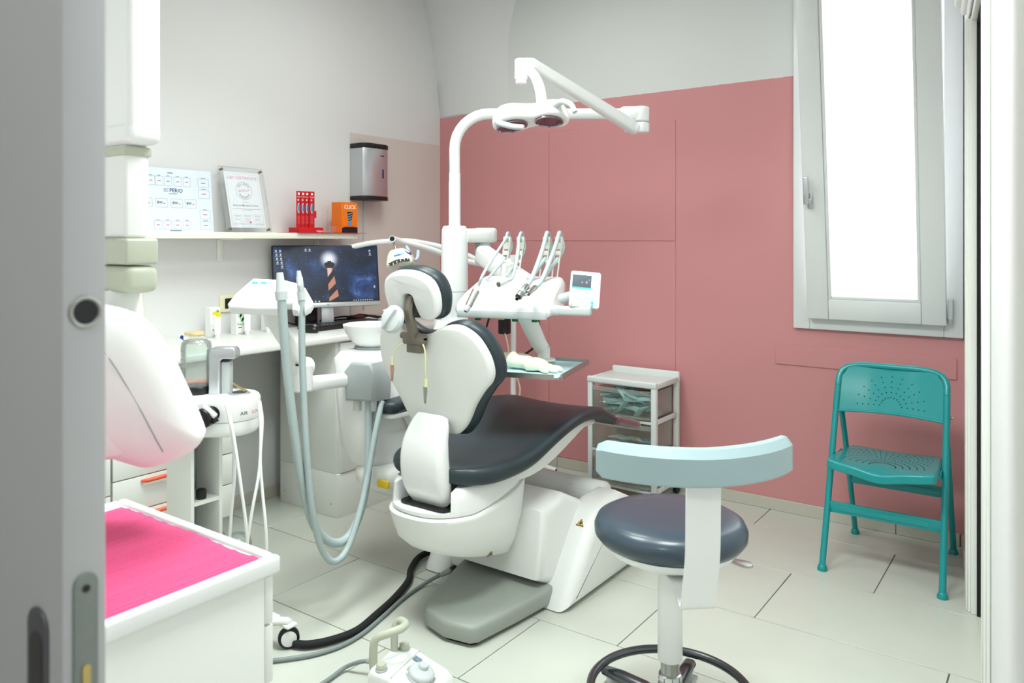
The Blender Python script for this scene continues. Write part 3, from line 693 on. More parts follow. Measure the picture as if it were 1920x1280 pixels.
# side profile (v depth, z)
nsec = 26; R = []
prof_v = [(-.148,1.022),(-.155,1.035),(-.155,1.062),(-.140,1.078),(-.05,1.112),(.05,1.145),(.11,1.158),(.138,1.152),(.145,1.135),(.13,1.06),(.08,1.02)]
for k in range(nsec+1):
    f = k/nsec; u = -.185+.37*f; e = min(f, 1-f)
    row = []
    for i, (v, z) in enumerate(prof_v):
        vv, zz = v, z
        if i in (2, 3):
            sc = max(0, math.cos(2*PI*f*5)) ; vv = v+.012*sc; zz = z-.006*sc
        if e < .06:
            q = (1-e/.06); vv = -.005+(vv+.005)*(1-.10*q*q); zz = 1.07+(zz-1.07)*(1-.25*q*q)
        taper = 1-.10*(vv+.155)/.3 if vv > -.155 else 1
        row.append((u*taper, vv, zz))
    R.append(row)
obj('console_body', dl(rings(R)), PLA, du, ang=45)
obj('front_lip', dl(rbox(-.172,.172,-.1585,-.14,1.016,1.046,.006,2)), LGREY, du)
for u in (-.10, .045, .12): obj('green_marker', dl(rbox(u-.011,u+.011,-.13,-.115,1.004,1.02,.002)), GREEN, du)
obj('yellow_marker', dl(rbox(-.03,-.002,-.12,-.105,1.008,1.02,.002)), YELLOW, du)
# grip bar and control panel on the right
obj('grip_bar', dl(join(rbox(.165,.215,-.13,-.085,1.030,1.066,.012,3), rbox(.205,.325,-.128,-.09,1.032,1.064,.008,3))), LGREY, du)
MP = basis((-1.411, 2.41, 1.125), (.84,.54,-.085), (-.20,.30,.94))
obj('panel_neck', cyl((-1.512, 2.411, 1.086), (-1.447, 2.408, 1.105), .018, 14), LGREY, du)
cp = obj('control_panel', xf(mv(slab(rrect(.108,.134,.009,5), .02, .004, 3), 0,0,-.02), MP), PLA, du)
obj('keypad', flat(fmap(slab(rrect(.076,.112,.005,4), .0008), lambda x,y,z: (x-.010,y-.004,z)), MP, .0002), CYAN, cp)
scr = obj('display', flat(quad(-.047,.020,.006,.052), MP, .0016), emit('display_glass', (70,96,120), .55), cp)
obj('display_bar', flat(quad(-.048,.022,.0,.006), MP, .0017), CYAN2, cp)
obj('display_digits', flat(join(mv(text_geo('A', .010), -.012,.024,0), mv(text_geo('6', .014), .004,.025,0), mv(text_geo('3', .008), .012,.034,0)), MP, .0022), emit('display_white', (230,240,250), .9), cp)
for u, v, s_ in ((-.042,-.008,.010),(-.028,-.008,.010),(.006,-.008,.010),(.020,-.008,.010),(-.026,-.026,.012),(.008,-.026,.012),(-.028,-.056,.012),(.006,-.056,.012),(-.046,-.046,.009),(-.046,-.058,.009)):
    obj('button', flat(slab(rrect(s_, s_*.9, .002, 3), .0014, .0004), MP @ Matrix.Translation((u, v, 0)), .0011), WHITE, cp)
for v in (-.048,-.060): obj('button', flat(slab(rrect(.010,.009,.002,3), .0012), MP @ Matrix.Translation((.028, v, 0)), .0011), CYAN2, cp)
# swing arm from the column
P0 = (CXX, CYY, 1.318); P1 = (-2.075, 2.735, 1.318)
obj('upper_arm', join(bar((CXX+.02,CYY+.03,1.318), (-2.094, 2.706, 1.321), .10, .062, .10, .062), cyl(Vector((-2.097, 2.717, 1.321))+Vector((0,0,-.034)), Vector((-2.097, 2.717, 1.321))+Vector((0,0,.032)), .052, 24, bev=.012)), PLAW, du, ang=50)
obj('arm_pivot', cyl((-2.088, 2.686, 1.23), (-2.1, 2.702, 1.288), .036, 20, bev=.006), LGREY, du)
obj('lower_arm', bar((-2.074, 2.672, 1.235), (-1.709, 2.491, 1.122), .075, .085, .062, .075, .3), PLAW, du, ang=50)
obj('arm_block', rbox_c((-1.667, 2.459, 1.101), (.10,.09,.06), .015, 3), PLA, du)
# tray arm
obj('tray_arm', tube([(-1.698, 2.45, 1.025), (-1.685, 2.471, 0.969), (-1.664, 2.498, 0.9), (-1.652, 2.507, 0.88)], [.036,.034,.030,.028], 14, 5), PLA, du, ang=60)
obj('tray_post', join(cyl((-1.651, 2.508, 0.89), (-1.651, 2.508, 0.839), .024, 18), lathe([(.04,0),(.046,.004),(.044,.010),(.026,.014)], 24, (-1.651, 2.508, 0.835))), PLA, du, ang=50)
# tray hangs from the arm
tz = .82
MT = Matrix.Translation((-1.665, 2.405, tz)) @ Matrix.Rotation(math.radians(15.5), 4, 'Z')
tr = obj('tray_plate', xf(join(slab([(-.19,-.175),(.165,-.175),(.165,-.19),(.19,-.19),(.19,.19),(-.19,.19)], .004), rbox(-.19,.165,-.182,-.176,-.004,.014), rbox(.186,.194,-.17,.19,-.004,.014), rbox(-.19,.19,.186,.194,-.004,.016), rbox(-.194,-.186,-.18,.19,-.004,.014)), MT), STEEL, du)
tcv = obj('tray_liner', xf(mv(slab([(-.183,-.17),(.16,-.17),(.166,-.183),(.182,-.183),(.182,.183),(-.183,.183)], .0015), 0,0,.0045), MT), mat('pale_blue_liner', (188,226,234), .6), du)
# whips: four sprung hose holders
WH = [(-.085,.10),(-.03,.105),(.075,.115),(.125,.115)]
WHM = mat('warm_white_plastic', (214,214,206), .4)
whips = []
for (u, v) in WH:
    b0 = Vector((u, v, 1.140)); t0 = Vector((u+.012, v+.035, 1.305))
    def pw(f, s): return b0.lerp(t0, f)+Vector((s, 0, 0))
    g = join(tube([pw(0,-.010), pw(.55,-.011), pw(.9,-.012)], .0032, 8), tube([pw(0,.010), pw(.55,.011), pw(.9,.012)], .0032, 8),
             rbox_c(pw(.66,0), (.024,.010,.018), .003), cyl(pw(.45,-.010), pw(.45,.010), .0055, 10),
             rbox_c(pw(.9,0), (.030,.014,.050), .004), cyl(pw(.95,-.012)+Vector((0,.006,0)), pw(.95,.012)+Vector((0,.006,0)), .016, 16))
    w = obj('hose_holder', dl(g), WHM, du, ang=45)
    obj('roller', dl(cyl(pw(.97,-.008)+Vector((0,-.004,.004)), pw(.97,.008)+Vector((0,-.004,.004)), .013, 14)), GREYP, w)

# handpieces with their hoses, each a thing of its own
def handpiece(kind, label, tip, mid, u, v, hose_r, back):
    t0 = Vector((u+.012, v+.035, 1.305)); tw = MD @ (t0+Vector((0,0,.018)))
    T = Vector(tip); Mi = Vector(mid)
    th = thing(kind, label, 'handpiece', T)
    a = tw+Vector((0,-.02,.004)); fr = MD.to_3x3() @ Vector((0,-.028,-.02))
    d = (Mi-T).normalized()
    obj('hose', tube([Mi, Mi+d*.05+Vector((0,0,.008)), (Mi+d*.06).lerp(tw, .55)+Vector((0,0,.0)), tw+fr, tw+Vector((0,0,.006)), tw+MD.to_3x3() @ Vector((0,.025,-.012)), tw+MD.to_3x3() @ Vector((.004,.02,-.07)), MD @ Vector(back)], hose_r, 10, 7), HOSE, th, ang=70)
    return th, T, Mi, d
th, T, Mi, d = handpiece('scaler_handpiece', 'steel polishing handpiece with white tip drooping off the console front', (-1.706, 2.099, 1.053), (-1.696, 2.155, 1.135), -.085,.10,.0055, (-.12,.02,1.145))
obj('steel_sleeve', cyl(T+d*.022, T+d*.085, .0125, 18, .0145), STEEL, th); obj('tip', cyl(T, T+d*.022, .0085, 14, .012, .002), LGREY, th); obj('tip_hole', cyl(T-d*.0008, T+d*.001, .006, 12), BLACK, th)
obj('collar', cyl(T+d*.085, Mi, .0135, 16, .009), PLA, th)
th, T, Mi, d = handpiece('turbine_coupling', 'short white hose coupling with open end lying on the console', (-1.673, 2.246, 1.141), (-1.676, 2.293, 1.149), -.03,.105,.006, (-.06,.08,1.158))
obj('coupling', cyl(T, Mi, .0105, 16, .009), LGREY, th); obj('socket', cyl(T-d*.001, T+d*.004, .008, 14), STEEL, th)
th, T, Mi, d = handpiece('micromotor', 'knurled steel micromotor with dark nose lying on the console', (-1.572, 2.22, 1.097), (-1.579, 2.289, 1.137), .075,.115,.0085, (.05,.03,1.148))
obj('motor_body', cyl(T+d*.008, Mi, .013, 18, .012, .002), STEEL, th); obj('grip_band', cyl(T+d*.03, T+d*.045, .0138, 18), GREYP, th); obj('nose', cyl(T-d*.006, T+d*.010, .006, 12), BLACK, th)
th, T, Mi, d = handpiece('spray_handpiece', 'slim steel spray handpiece with thin needle tip lying on the console', (-1.556, 2.256, 1.111), (-1.56, 2.315, 1.132), .125,.115,.0085, (.10,.03,1.148))
obj('barrel', cyl(T+d*.004, Mi, .0105, 18, .010, .002), STEEL, th); obj('needle', cyl(T-d*.016, T+d*.006, .0035, 8), GREYP, th)

# things lying on the tray
def blob(c, sx, sy, sz, seed, M=None, amp=.25, n=3):
    bm = bmesh.new(); bmesh.ops.create_icosphere(bm, subdivisions=n, radius=1)
    rs = random.Random(seed); ph = [rs.uniform(0, 6) for _ in range(9)]
    for v in bm.verts:
        p = v.co; k = 1+amp*(math.sin(3*p.x+ph[0])*math.cos(4*p.y+ph[1])+.6*math.sin(7*p.y+ph[2]+2*p.z)*math.sin(6*p.x+ph[3]))
        v.co = Vector((c[0]+p.x*sx*k, c[1]+p.y*sy*k, c[2]+max(-.95, p.z*k)*sz))
    g = from_bm(bm); return xf(g, M) if M else g
GLOVE = mat('cream_latex', (240,236,212), .5, var=.03, scale=20, bump=.3, bscale=60)
MT2 = MT @ Matrix.Translation((0,0,.006))
def glove(label, ox, oy, ang, seed, zoff=0.):
    M = MT2 @ Matrix.Translation((ox, oy, zoff)) @ Matrix.Rotation(ang, 4, 'Z')
    parts = [blob((0,0,.024), .05,.042,.024, seed, M, .2)]
    for k, (a, l) in enumerate(((-.55,.07),(-.2,.085),(.08,.09),(.38,.08),(1.0,.06))):
        dx_, dy_ = math.cos(a), math.sin(a)
        parts.append(xf(tube([(.02*dx_,.02*dy_,.014),(.05*dx_,.05*dy_,.013),(l*dx_,l*dy_+.004*k,.010),((l+.018)*dx_,(l+.018)*dy_+.004,.008)], [.011,.0105,.0095,.004], 8, 3), M))
    parts.append(xf(tube([(-.02,0,.026),(-.05,.004,.027),(-.075,-.004,.030),(-.095,-.002,.036)], [.026,.024,.025,.031], 12, 3), M))
    o = obj('rubber_glove', join(*parts), GLOVE, ang=70); return tag(o, label, 'glove')
glove('crumpled cream rubber glove lying flat on the blue tray liner', .06, -.075, -.15, 3)
glove('bunched-up cream rubber glove heaped behind the flat one on the tray', -.03, .005, .35, 5)
tag(obj('torn_wrapper', xf(blob((0,0,.007), .035,.02,.007, 11, None, .3), MT2 @ Matrix.Translation((-.085,-.075,0))), mat('blue_wrapper', (120,196,226), .4, var=.2, scale=80), ang=30), 'crumpled blue and white wrapper beside the gloves on the tray', 'wrapper')

# ================================================================== ASSISTANT ARM
aa = thing('assistant_arm', 'white assistant arm with keypad head and folded double joint', 'assistant arm', (-2.247, 2.08, .7))
pv = Vector((-2.249, 2.078, 0.755))
obj('pivot', cyl(pv+Vector((0,0,-.075)), pv+Vector((0,0,.028)), .026, 20, bev=.005), PLAW, aa)
obj('lower_link', bar(pv+Vector((0,0,.012)), (-2.207, 1.788, 0.791), .052, .050, .055, .056), PLA, aa, ang=50)
obj('joint_cover', join(rings([sup(.034,.034,2.6,(-2.198, 1.795, 0.791)[0],(-2.198, 1.795, 0.791)[1],z) if True else None for z in (.775,.785,.84,.86)])), PLA, aa, ang=50)
obj('joint_head', cyl((-2.209, 1.762, 0.858), (-2.209, 1.836, 0.848), .036, 20, bev=.008), PLAW, aa)
obj('joint_mark', rbox_c((-2.18, 1.759, 0.868), (.012,.004,.008)), BLACK, aa)
obj('upper_link', bar((-2.202, 1.798, 0.859), (-2.208, 1.689, 1.022), .050, .046, .052, .050), PLAW, aa, ang=50)
obj('neck', bar((-2.208, 1.689, 1.016), (-2.191, 1.676, 1.069), .07, .06, .08, .075), PLAW, aa, ang=50)
MA = basis((-2.162, 1.648, 1.126), (.8121,.5835,0), (-.5835*.80,.8121*.80,.60))
head = [(-.140,-.052),(-.128,-.070),(.02,-.080),(.045,-.080),(.052,-.05),(.072,-.05),(.078,-.080),(.098,-.085),(.105,-.055),(.112,-.055),(.118,-.082),(.134,-.066),(.139,-.04),(.10,.028),(.075,.05),(.02,.070),(-.09,.078),(-.128,.0)]
hd = obj('keypad_head', xf(mv(slab(head, .036, .008, 3, r2=.010), 0,0,-.036), MA), PLA, aa, ang=50)
obj('keypad', flat(quad(-.085,-.005,-.01,.055), MA, .0006), mat('pale_keypad', (226,246,242), .4), hd)
for u, v in ((-.075,.048),(-.045,.048)): obj('button', flat(quad(u-.010,u+.010,v-.006,v+.006), MA, .0012), CYAN2, hd)
for u in (-.07,-.045,-.02):
    for v in (.02,.0): obj('button', flat(slab(rrect(.016,.012,.003,3), .001), MA @ Matrix.Translation((u,v,0)), .0006), CYAN, hd)
# two suction tips with corrugated hoses
def ribbed(P, r, pitch, amp, seg=12):
    C = catmull(P, 14); D = [0.]
    for a, b in zip(C, C[1:]): D.append(D[-1]+(b-a).length)
    n = int(D[-1]/pitch*2); Q = []; rr = []; j = 0
    for k in range(n+1):
        s_ = D[-1]*k/n
        while j < len(D)-2 and D[j+1] < s_: j += 1
        f = (s_-D[j])/max(1e-9, D[j+1]-D[j]); Q.append(C[j].lerp(C[j+1], f)); rr.append(r+(amp if k % 2 else -amp))
    return tube(Q, rr, seg)
h1 = thing('suction_hose', 'wide suction nozzle on thick ribbed grey hose hanging from the assistant arm', 'suction hose', (-2.061, 1.597, 1.146))
obj('hose', ribbed([(-2.058, 1.599, 1.112), (-2.06, 1.611, 0.991), (-2.065, 1.632, 0.833), (-2.064, 1.657, 0.655), (-2.067, 1.692, 0.489), (-2.083, 1.754, 0.335), (-2.082, 1.829, 0.254), (-2.085, 1.912, 0.251), (-2.102, 1.987, 0.329), (-2.127, 2.043, 0.448), (-2.153, 2.073, 0.577), (-2.164, 2.084, 0.694)], .0150, .008, .0011), HOSE, h1, ang=80)
d0 = Vector((-2.063, 1.596, 1.196)); d1 = Vector((-2.058, 1.599, 1.109)); dm = d0.lerp(d1, .68)
obj('nozzle', join(cyl(d0, dm, .0105, 18, .0165)), LGREY, h1); obj('nozzle_mouth', cyl(d0+(d0-d1)*.01, d0+(d1-d0)*.01, .008, 14), GREYP, h1); obj('cuff', cyl(dm, d1, .0205, 18, .0190), LGREY, h1)
h2 = thing('saliva_hose', 'slim saliva ejector with sliding switch on thin ribbed hose beside the wide nozzle', 'suction hose', (-2.059, 1.673, 1.143))
obj('hose', ribbed([(-2.054, 1.677, 1.108), (-2.054, 1.677, 0.968), (-2.049, 1.68, 0.793), (-2.041, 1.686, 0.6), (-2.043, 1.709, 0.418), (-2.05, 1.754, 0.27), (-2.047, 1.805, 0.204), (-2.055, 1.873, 0.222), (-2.065, 1.939, 0.321), (-2.083, 2, 0.446), (-2.104, 2.059, 0.586), (-2.128, 2.116, 0.689)], .0112, .0065, .0009), HOSE, h2, ang=80)
d0 = Vector((-2.062, 1.67, 1.2)); d1 = Vector((-2.054, 1.677, 1.104)); da = d0.lerp(d1, .22); dm = d0.lerp(d1, .70)
obj('nozzle', cyl(d0, da, .006, 14, .009), LGREY, h2); obj('valve_body', cyl(da, dm, .0105, 16, .0115, .002), LGREY, h2); obj('cuff', cyl(dm, d1, .0145, 16, .0135), LGREY, h2)
obj('switch', rbox_c(d0.lerp(d1,.45)+Vector((.011,-.012,0)), (.008,.008,.016), .003, 2), PLAW, h2)

# ================================================================== DESK SIDE
DX, DT = -2.765, .857                       # front edge and top of the worktop
wt = obj('worktop', rbox(XL+.001, DX, .46, 3.35, DT-.032, DT, .008, 3), LACQ)
tag(wt, 'long white worktop running along the wall under the shelf', 'worktop')
# cabinet at the end of the desk
dc = thing('desk_cabinet', 'white cabinet with drawer and door carrying the monitor end of the worktop', 'cabinet', (-3.03, 2.9, 0))
obj('carcass', rbox(-3.205, -2.80, 2.482, 3.30, .205, .8245, .002), LACQ, dc)
obj('plinth', rbox(-3.205, -2.787, 2.482, 3.30, .0, .2045, .002), LACQ, dc)
obj('plinth_shadow_gap', rbox(-3.20, -2.80, 2.486, 3.29, .0, .004), BLACKM, dc)
df = obj('drawer_front', rbox(-2.7995, -2.782, 2.50, 2.90, .70, .818, .002), LACQ, dc)
obj('handle', tube([(-2.778,2.66,.725),(-2.765,2.67,.727),(-2.765,2.80,.735),(-2.778,2.81,.736)], [.006,.008,.008,.006], 10), ORANGE, df)
dd = obj('door_panel', rbox(-2.7995, -2.782, 2.50, 2.90, .208, .694, .002), LACQ, dc)
obj('door_panel', rbox(-2.7995, -2.782, 2.904, 3.296, .208, .818, .002), LACQ, dc)
for (x, y, z) in ((-3.17,2.4815,.06),(-2.83,2.4815,.06),(-3.16,2.4815,.78)):
    obj('screw_cap', cyl((x,y+.001,z),(x,y-.0015,z),.005,10), LGREY, dc)
# drawer unit under the desk
du2 = thing('drawer_unit', 'white under-desk drawer unit with orange strip handles', 'drawer unit', (-3.03, 1.69, 0))
obj('carcass', rbox(-3.25, -2.82, 1.44, 1.934, .168, .822, .002), LACQ, du2)
for z0, z1, hz in ((.172,.30,.288),(.304,.425,.411),(.429,.55,.533),(.554,.675,.655),(.679,.818,.742)):
    f = obj('drawer_front', rbox(-2.8195, -2.802, 1.441, 1.933, z0, z1, .002), LACQ, du2)
    obj('handle', tube([(-2.80,1.545,hz-.003),(-2.786,1.56,hz-.002),(-2.784,1.82,hz),(-2.80,1.838,hz)], [.005,.008,.008,.005], 10), ORANGE, f)
for x in (-3.2,-2.87):
    for y in (1.48,1.89):
        obj('castor', join(cyl((x-.011,y,.055),(x+.011,y,.055),.055,20,bev=.006), cyl((x,y,.10),(x,y,.17),.012,10), rbox_c((x,y,.115),(.03,.05,.02),.004)), GREYP, du2)
# second drawer unit further along
du3 = thing('drawer_unit', 'white under-desk drawer unit further towards the doorway wall', 'drawer unit', (-3.03, 1.19, 0))
obj('carcass', rbox(-3.25, -2.82, .94, 1.434, .168, .822, .002), LACQ, du3)
for z0, z1 in ((.172,.38),(.384,.60),(.604,.818)):
    f = obj('drawer_front', rbox(-2.8195, -2.802, .941, 1.433, z0, z1, .002), LACQ, du3)
    obj('handle', tube([(-2.80,1.05,z1-.02),(-2.786,1.065,z1-.02),(-2.784,1.32,z1-.02),(-2.80,1.335,z1-.02)], [.005,.008,.008,.005], 10), ORANGE, f)
obj('plinth', rbox(-3.24, -2.84, .95, 1.42, 0, .168), LACQ, du3)

# ---- monitor
MR = (.4587, .8886, 0)
mon = thing('monitor', 'silver-framed computer monitor showing a striped lighthouse under stars', 'monitor', (-3.11, 2.70, DT))
MM = basis((-3.105, 2.697, 1.117), MR, (-.17*.8886, .17*.4587, .985))
BW, BH = .545, .318
obj('casing', xf(mv(slab(rrect(BW, BH, .006, 3), .022, .003), 0, 0, -.022), MM), BLACK, mon)
obj('chin', xf(rbox(-BW/2, BW/2, -BH/2-.001, -BH/2+.022, -.0215, .0012, .002), MM), ALU, mon)
obj('logo', flat(join(text_geo('hp', .013, bold=.01)), MM @ Matrix.Translation((0, -BH/2+.0115, .0012)), .0004), INK, mon)
# screen: night sky material, emissive
SK = bpy.data.materials.new('screen_night_sky'); SK.use_nodes = True; nt = SK.node_tree; b = nt.nodes['Principled BSDF']
tc = nt.nodes.new('ShaderNodeTexCoord')
n1 = nt.nodes.new('ShaderNodeTexNoise'); n1.inputs['Scale'].default_value = 7; n1.inputs['Detail'].default_value = 7; n1.inputs['Roughness'].default_value = .62
n1.inputs['Distortion'].default_value = .6; nt.links.new(tc.outputs['Object'], n1.inputs['Vector'])
rp = nt.nodes.new('ShaderNodeValToRGB'); cr = rp.color_ramp
cr.elements[0].position = .36; cr.elements[0].color = rgb((6,12,26)); cr.elements[1].position = .80; cr.elements[1].color = rgb((150,160,220))
e = cr.elements.new(.52); e.color = rgb((14,34,66)); e = cr.elements.new(.64); e.color = rgb((44,74,130))
nt.links.new(n1.outputs['Fac'], rp.inputs[0])
vo = nt.nodes.new('ShaderNodeTexVoronoi'); vo.inputs['Scale'].default_value = 95; nt.links.new(tc.outputs['Object'], vo.inputs['Vector'])
st = nt.nodes.new('ShaderNodeMapRange'); st.inputs[1].default_value = .16; st.inputs[2].default_value = .03; st.inputs[3].default_value = 0; st.inputs[4].default_value = 1; nt.links.new(vo.outputs['Distance'], st.inputs[0])
sc = nt.nodes.new('ShaderNodeSeparateColor'); nt.links.new(vo.outputs['Color'], sc.inputs[0])
pw_ = nt.nodes.new('ShaderNodeMath'); pw_.operation = 'POWER'; pw_.inputs[1].default_value = 3.5; nt.links.new(sc.outputs[0], pw_.inputs[0])
ml = nt.nodes.new('ShaderNodeMath'); ml.operation = 'MULTIPLY'; nt.links.new(st.outputs[0], ml.inputs[0]); nt.links.new(pw_.outputs[0], ml.inputs[1])
ad = nt.nodes.new('ShaderNodeMix'); ad.data_type = 'RGBA'; ad.inputs[7].default_value = (.8,.88,1,1); nt.links.new(ml.outputs[0], ad.inputs[0]); nt.links.new(rp.outputs[0], ad.inputs[6])
# lamp glow of the pictured lighthouse
vs = nt.nodes.new('ShaderNodeVectorMath'); vs.operation = 'DISTANCE'; nt.links.new(tc.outputs['Object'], vs.inputs[0]); vs.inputs[1].default_value = tuple(base_matrix(mon).inverted() @ (MM @ Vector((.012, .085, .001))))
gm = nt.nodes.new('ShaderNodeMapRange'); gm.interpolation_type = 'SMOOTHERSTEP'; gm.inputs[1].default_value = .075; gm.inputs[2].default_value = .004; gm.inputs[3].default_value = 0; gm.inputs[4].default_value = 1; nt.links.new(vs.outputs['Value'], gm.inputs[0])
g2 = nt.nodes.new('ShaderNodeMath'); g2.operation = 'POWER'; g2.inputs[1].default_value = 2.2; nt.links.new(gm.outputs[0], g2.inputs[0])
ag = nt.nodes.new('ShaderNodeMix'); ag.data_type = 'RGBA'; ag.inputs[7].default_value = (.75,.82,1,1); nt.links.new(g2.outputs[0], ag.inputs[0]); nt.links.new(ad.outputs[2], ag.inputs[6])
b.inputs['Base Color'].default_value = (.01,.012,.02,1); nt.links.new(ag.outputs[2], b.inputs['Emission Color']); b.inputs['Emission Strength'].default_value = 1.; b.inputs['Roughness'].default_value = .3
scn = obj('screen', flat(quad(-BW/2+.006, BW/2-.006, -BH/2+.024, BH/2-.007), MM, .0006), SK, mon)
def eflat(name, g, col, st, lift): return obj(name, flat(g, MM, lift), emit(name+'_light', col, st), scn)
tower = [(.000,.052),(.026,.052),(.056,-.132),(.006,-.132)]
def tx(t, f): # point on tower: f 0 left..1 right, t 0 top..1 bottom
    a = Vector((.000,.052)).lerp(Vector((.006,-.132)), t); c = Vector((.026,.052)).lerp(Vector((.060,-.132)), t); p = a.lerp(c, f); return (p.x, p.y, 0)
eflat('tower', ([tx(0,0),tx(0,1),tx(1,1),tx(1,0)], [(3,2,1,0)]), (196,132,112), .9, .0010)
eflat('tower_sheen', ([tx(0,.05),tx(0,.9),tx(.35,.5),tx(.35,.05)], [(3,2,1,0)]), (228,190,186), .9, .0012)
for t0 in (.12,.50,.86):
    eflat('tower_stripe', ([tx(min(1,t0+.20),0),tx(t0,1),tx(min(1,t0+.17),1),tx(min(1,t0+.40),0)], [(3,2,1,0)]), (14,12,18), .4, .0014)
eflat('tower_gallery', ([(-.014,.062,0),(-.012,.050,0),(.0,.040,0),(.028,.040,0),(.040,.052,0),(.040,.064,0),(.030,.070,0),(-.006,.070,0)], [tuple(range(7,-1,-1))][:1]), (16,15,22), .4, .0016)
eflat('tower_lantern', ([(.003,.070,0),(.023,.070,0),(.022,.082,0),(.004,.082,0)], [(0,1,2,3)]), (20,16,20), .4, .0016)
eflat('beacon', slab([(.012+.011*math.cos(2*PI*k/20), .086+.009*math.sin(2*PI*k/20)) for k in range(20)], .0001), (255,255,255), 1.6, .0018)
ICC = [(200,214,236),(236,226,196),(190,222,246),(236,210,200),(120,190,240)]
icons = [(-.252,.130),(-.232,.130),(-.250,.110),(-.230,.110),(-.248,.090),(-.228,.090),(-.246,.070),(-.226,.070),(-.224,.050),(-.105,.134),(-.085,.134),(.228,.128),(.230,.110),(.246,-.062)]
for k, (u, v) in enumerate(icons): eflat('desktop_icon', join(quad(u-.004,u+.004,v-.003,v+.006), quad(u-.007,u+.007,v-.0075,v-.0055)), ICC[k % 5], .8, .0011)
eflat('task_bar', quad(-BW/2+.006, BW/2-.006, -BH/2+.024, -BH/2+.034), (10,14,24), .5, .0009)
eflat('search_field', quad(-BW/2+.030, -BW/2+.115, -BH/2+.0245, -BH/2+.0335), (240,242,246), .9, .0012)
for k in range(6): eflat('task_icon', quad(-.14+k*.018,-.132+k*.018,-BH/2+.0255,-BH/2+.0325), ICC[k % 5], .8, .0012)
eflat('task_tray', join(*[quad(.13+k*.012,.137+k*.012,-BH/2+.027,-BH/2+.031) for k in range(9)]), (220,226,234), .7, .0012)
obj('stand_neck', xf(rbox(-.032,.032,-.25,-.08,-.045,-.024,.004), MM), ALU, mon)
obj('stand_foot', fmap(slab(rrect(.22,.17,.02,4), .010, .003), lambda u, v, t: (-3.13+u*.4587-v*.8886, 2.712+u*.8886+v*.4587, DT+.0005+t)), ALU, mon)
# keyboard: every key a part of its own kind, joined rows
KR = Vector((-.02, 1, 0)).normalized(); KU = Vector((-1, -.02, 0)).normalized()
MK = basis((-3.045, 2.735, DT+.004), KR, KU)
kb = thing('keyboard', 'black full-size keyboard lying in front of the monitor', 'keyboard', (-3.045, 2.735, DT))
obj('body', xf(rbox(-.22,.22,-.075,.075,-.0035,.014,.005,2), MK), BLACK, kb)
KEY = mat('black_key', (34,34,37), .45)
kme = None
for r in range(6):
    for k in range(21):
        if r == 5 and k > 14: continue
        u = -.20+k*.0200; v = -.055+r*.021; w = .0165
        if r == 0 and 4 <= k <= 8: 
            if k > 4: continue
            u = -.20+6*.02; w = .0965
        if kme is not None and w < .02:
            o = bpy.data.objects.new('key', kme); COL.objects.link(o); o.parent = kb
        else:
            o = obj('key', rbox(-w/2,w/2,-.0085,.0085,0,.007,.002,1), KEY, kb, local=True)
            if w < .02: kme = o.data
        o.matrix_local = base_matrix(kb).inverted() @ MK @ Matrix.Translation((u, v, .014))
# mouse and clutter behind
ms = thing('computer_mouse', 'black computer mouse on the worktop left of the keyboard', 'mouse', (-2.975, 2.475, DT))
obj('shell', rings([[(-2.975+math.cos(2*PI*k/24)*.058*s_, 2.475+math.sin(2*PI*k/24)*.032*s_, DT+.001+z) for k in range(24)] for s_, z in ((.86,0),(1,.008),(.98,.018),(.82,.03),(.5,.037),(.1,.039))]), BLACK, ms, ang=70)
obj('wheel', cyl((-2.94,2.470,DT+.031),(-2.94,2.480,DT+.031),.009,12), GREYP, ms)
bx = thing('black_speaker', 'small black desk speaker behind the monitor stand', 'speaker', (-3.20, 2.66, DT))
obj('cabinet', rbox(-3.245,-3.165,2.60,2.69,DT+.001,DT+.115,.01,3), BLACK, bx); obj('cone', cyl((-3.165,2.645,DT+.06),(-3.160,2.645,DT+.06),.03,20), BLACKM, bx)
tag(obj('cable_tangle', join(tube([(-3.26,2.78,DT+.012),(-3.2,2.9,DT+.03),(-3.17,2.98,DT+.012),(-3.2,3.08,DT+.02),(-3.12,3.16,DT+.006)], .005, 8, 6), tube([(-3.26,2.88,DT+.008),(-3.18,2.93,DT+.018),(-3.22,3.03,DT+.03),(-3.14,3.1,DT+.01)], .005, 8, 6), tube([(-3.24,2.6,DT+.01),(-3.27,2.5,DT+.05),(-3.29,2.48,DT+.12)], .004, 8, 5)), BLACKM), 'tangle of black cables on the worktop behind the keyboard', 'cable')
tag(obj('red_pouch', blob((-3.21,2.99,DT+.016), .035,.06,.016, 21, None, .12), mat('dark_red_fabric',(120,22,34),.6), ang=60), 'small dark red pouch lying among the cables', 'pouch')

# ---- shelf and what stands on it
SHT = 1.336
sh = obj('wall_shelf', rbox(XL+.001, -3.10, .60, 2.905, SHT-.029, SHT, .002), mat('cream_white_board', (238,238,224), .45, var=.01))
tag(sh, 'long cream white wall shelf above the desk', 'shelf')
for y in (2.205, 2.79):
    br = obj('bracket', join(rbox(XL+.001,XL+.006,y-.014,y+.014,SHT-.135,SHT-.03,.001), rbox(XL+.006,-3.14,y-.014,y+.014,SHT-.0345,SHT-.0295,.001), rbox(XL+.006,XL+.010,y-.003,y+.003,SHT-.12,SHT-.034)), LACQ, sh)
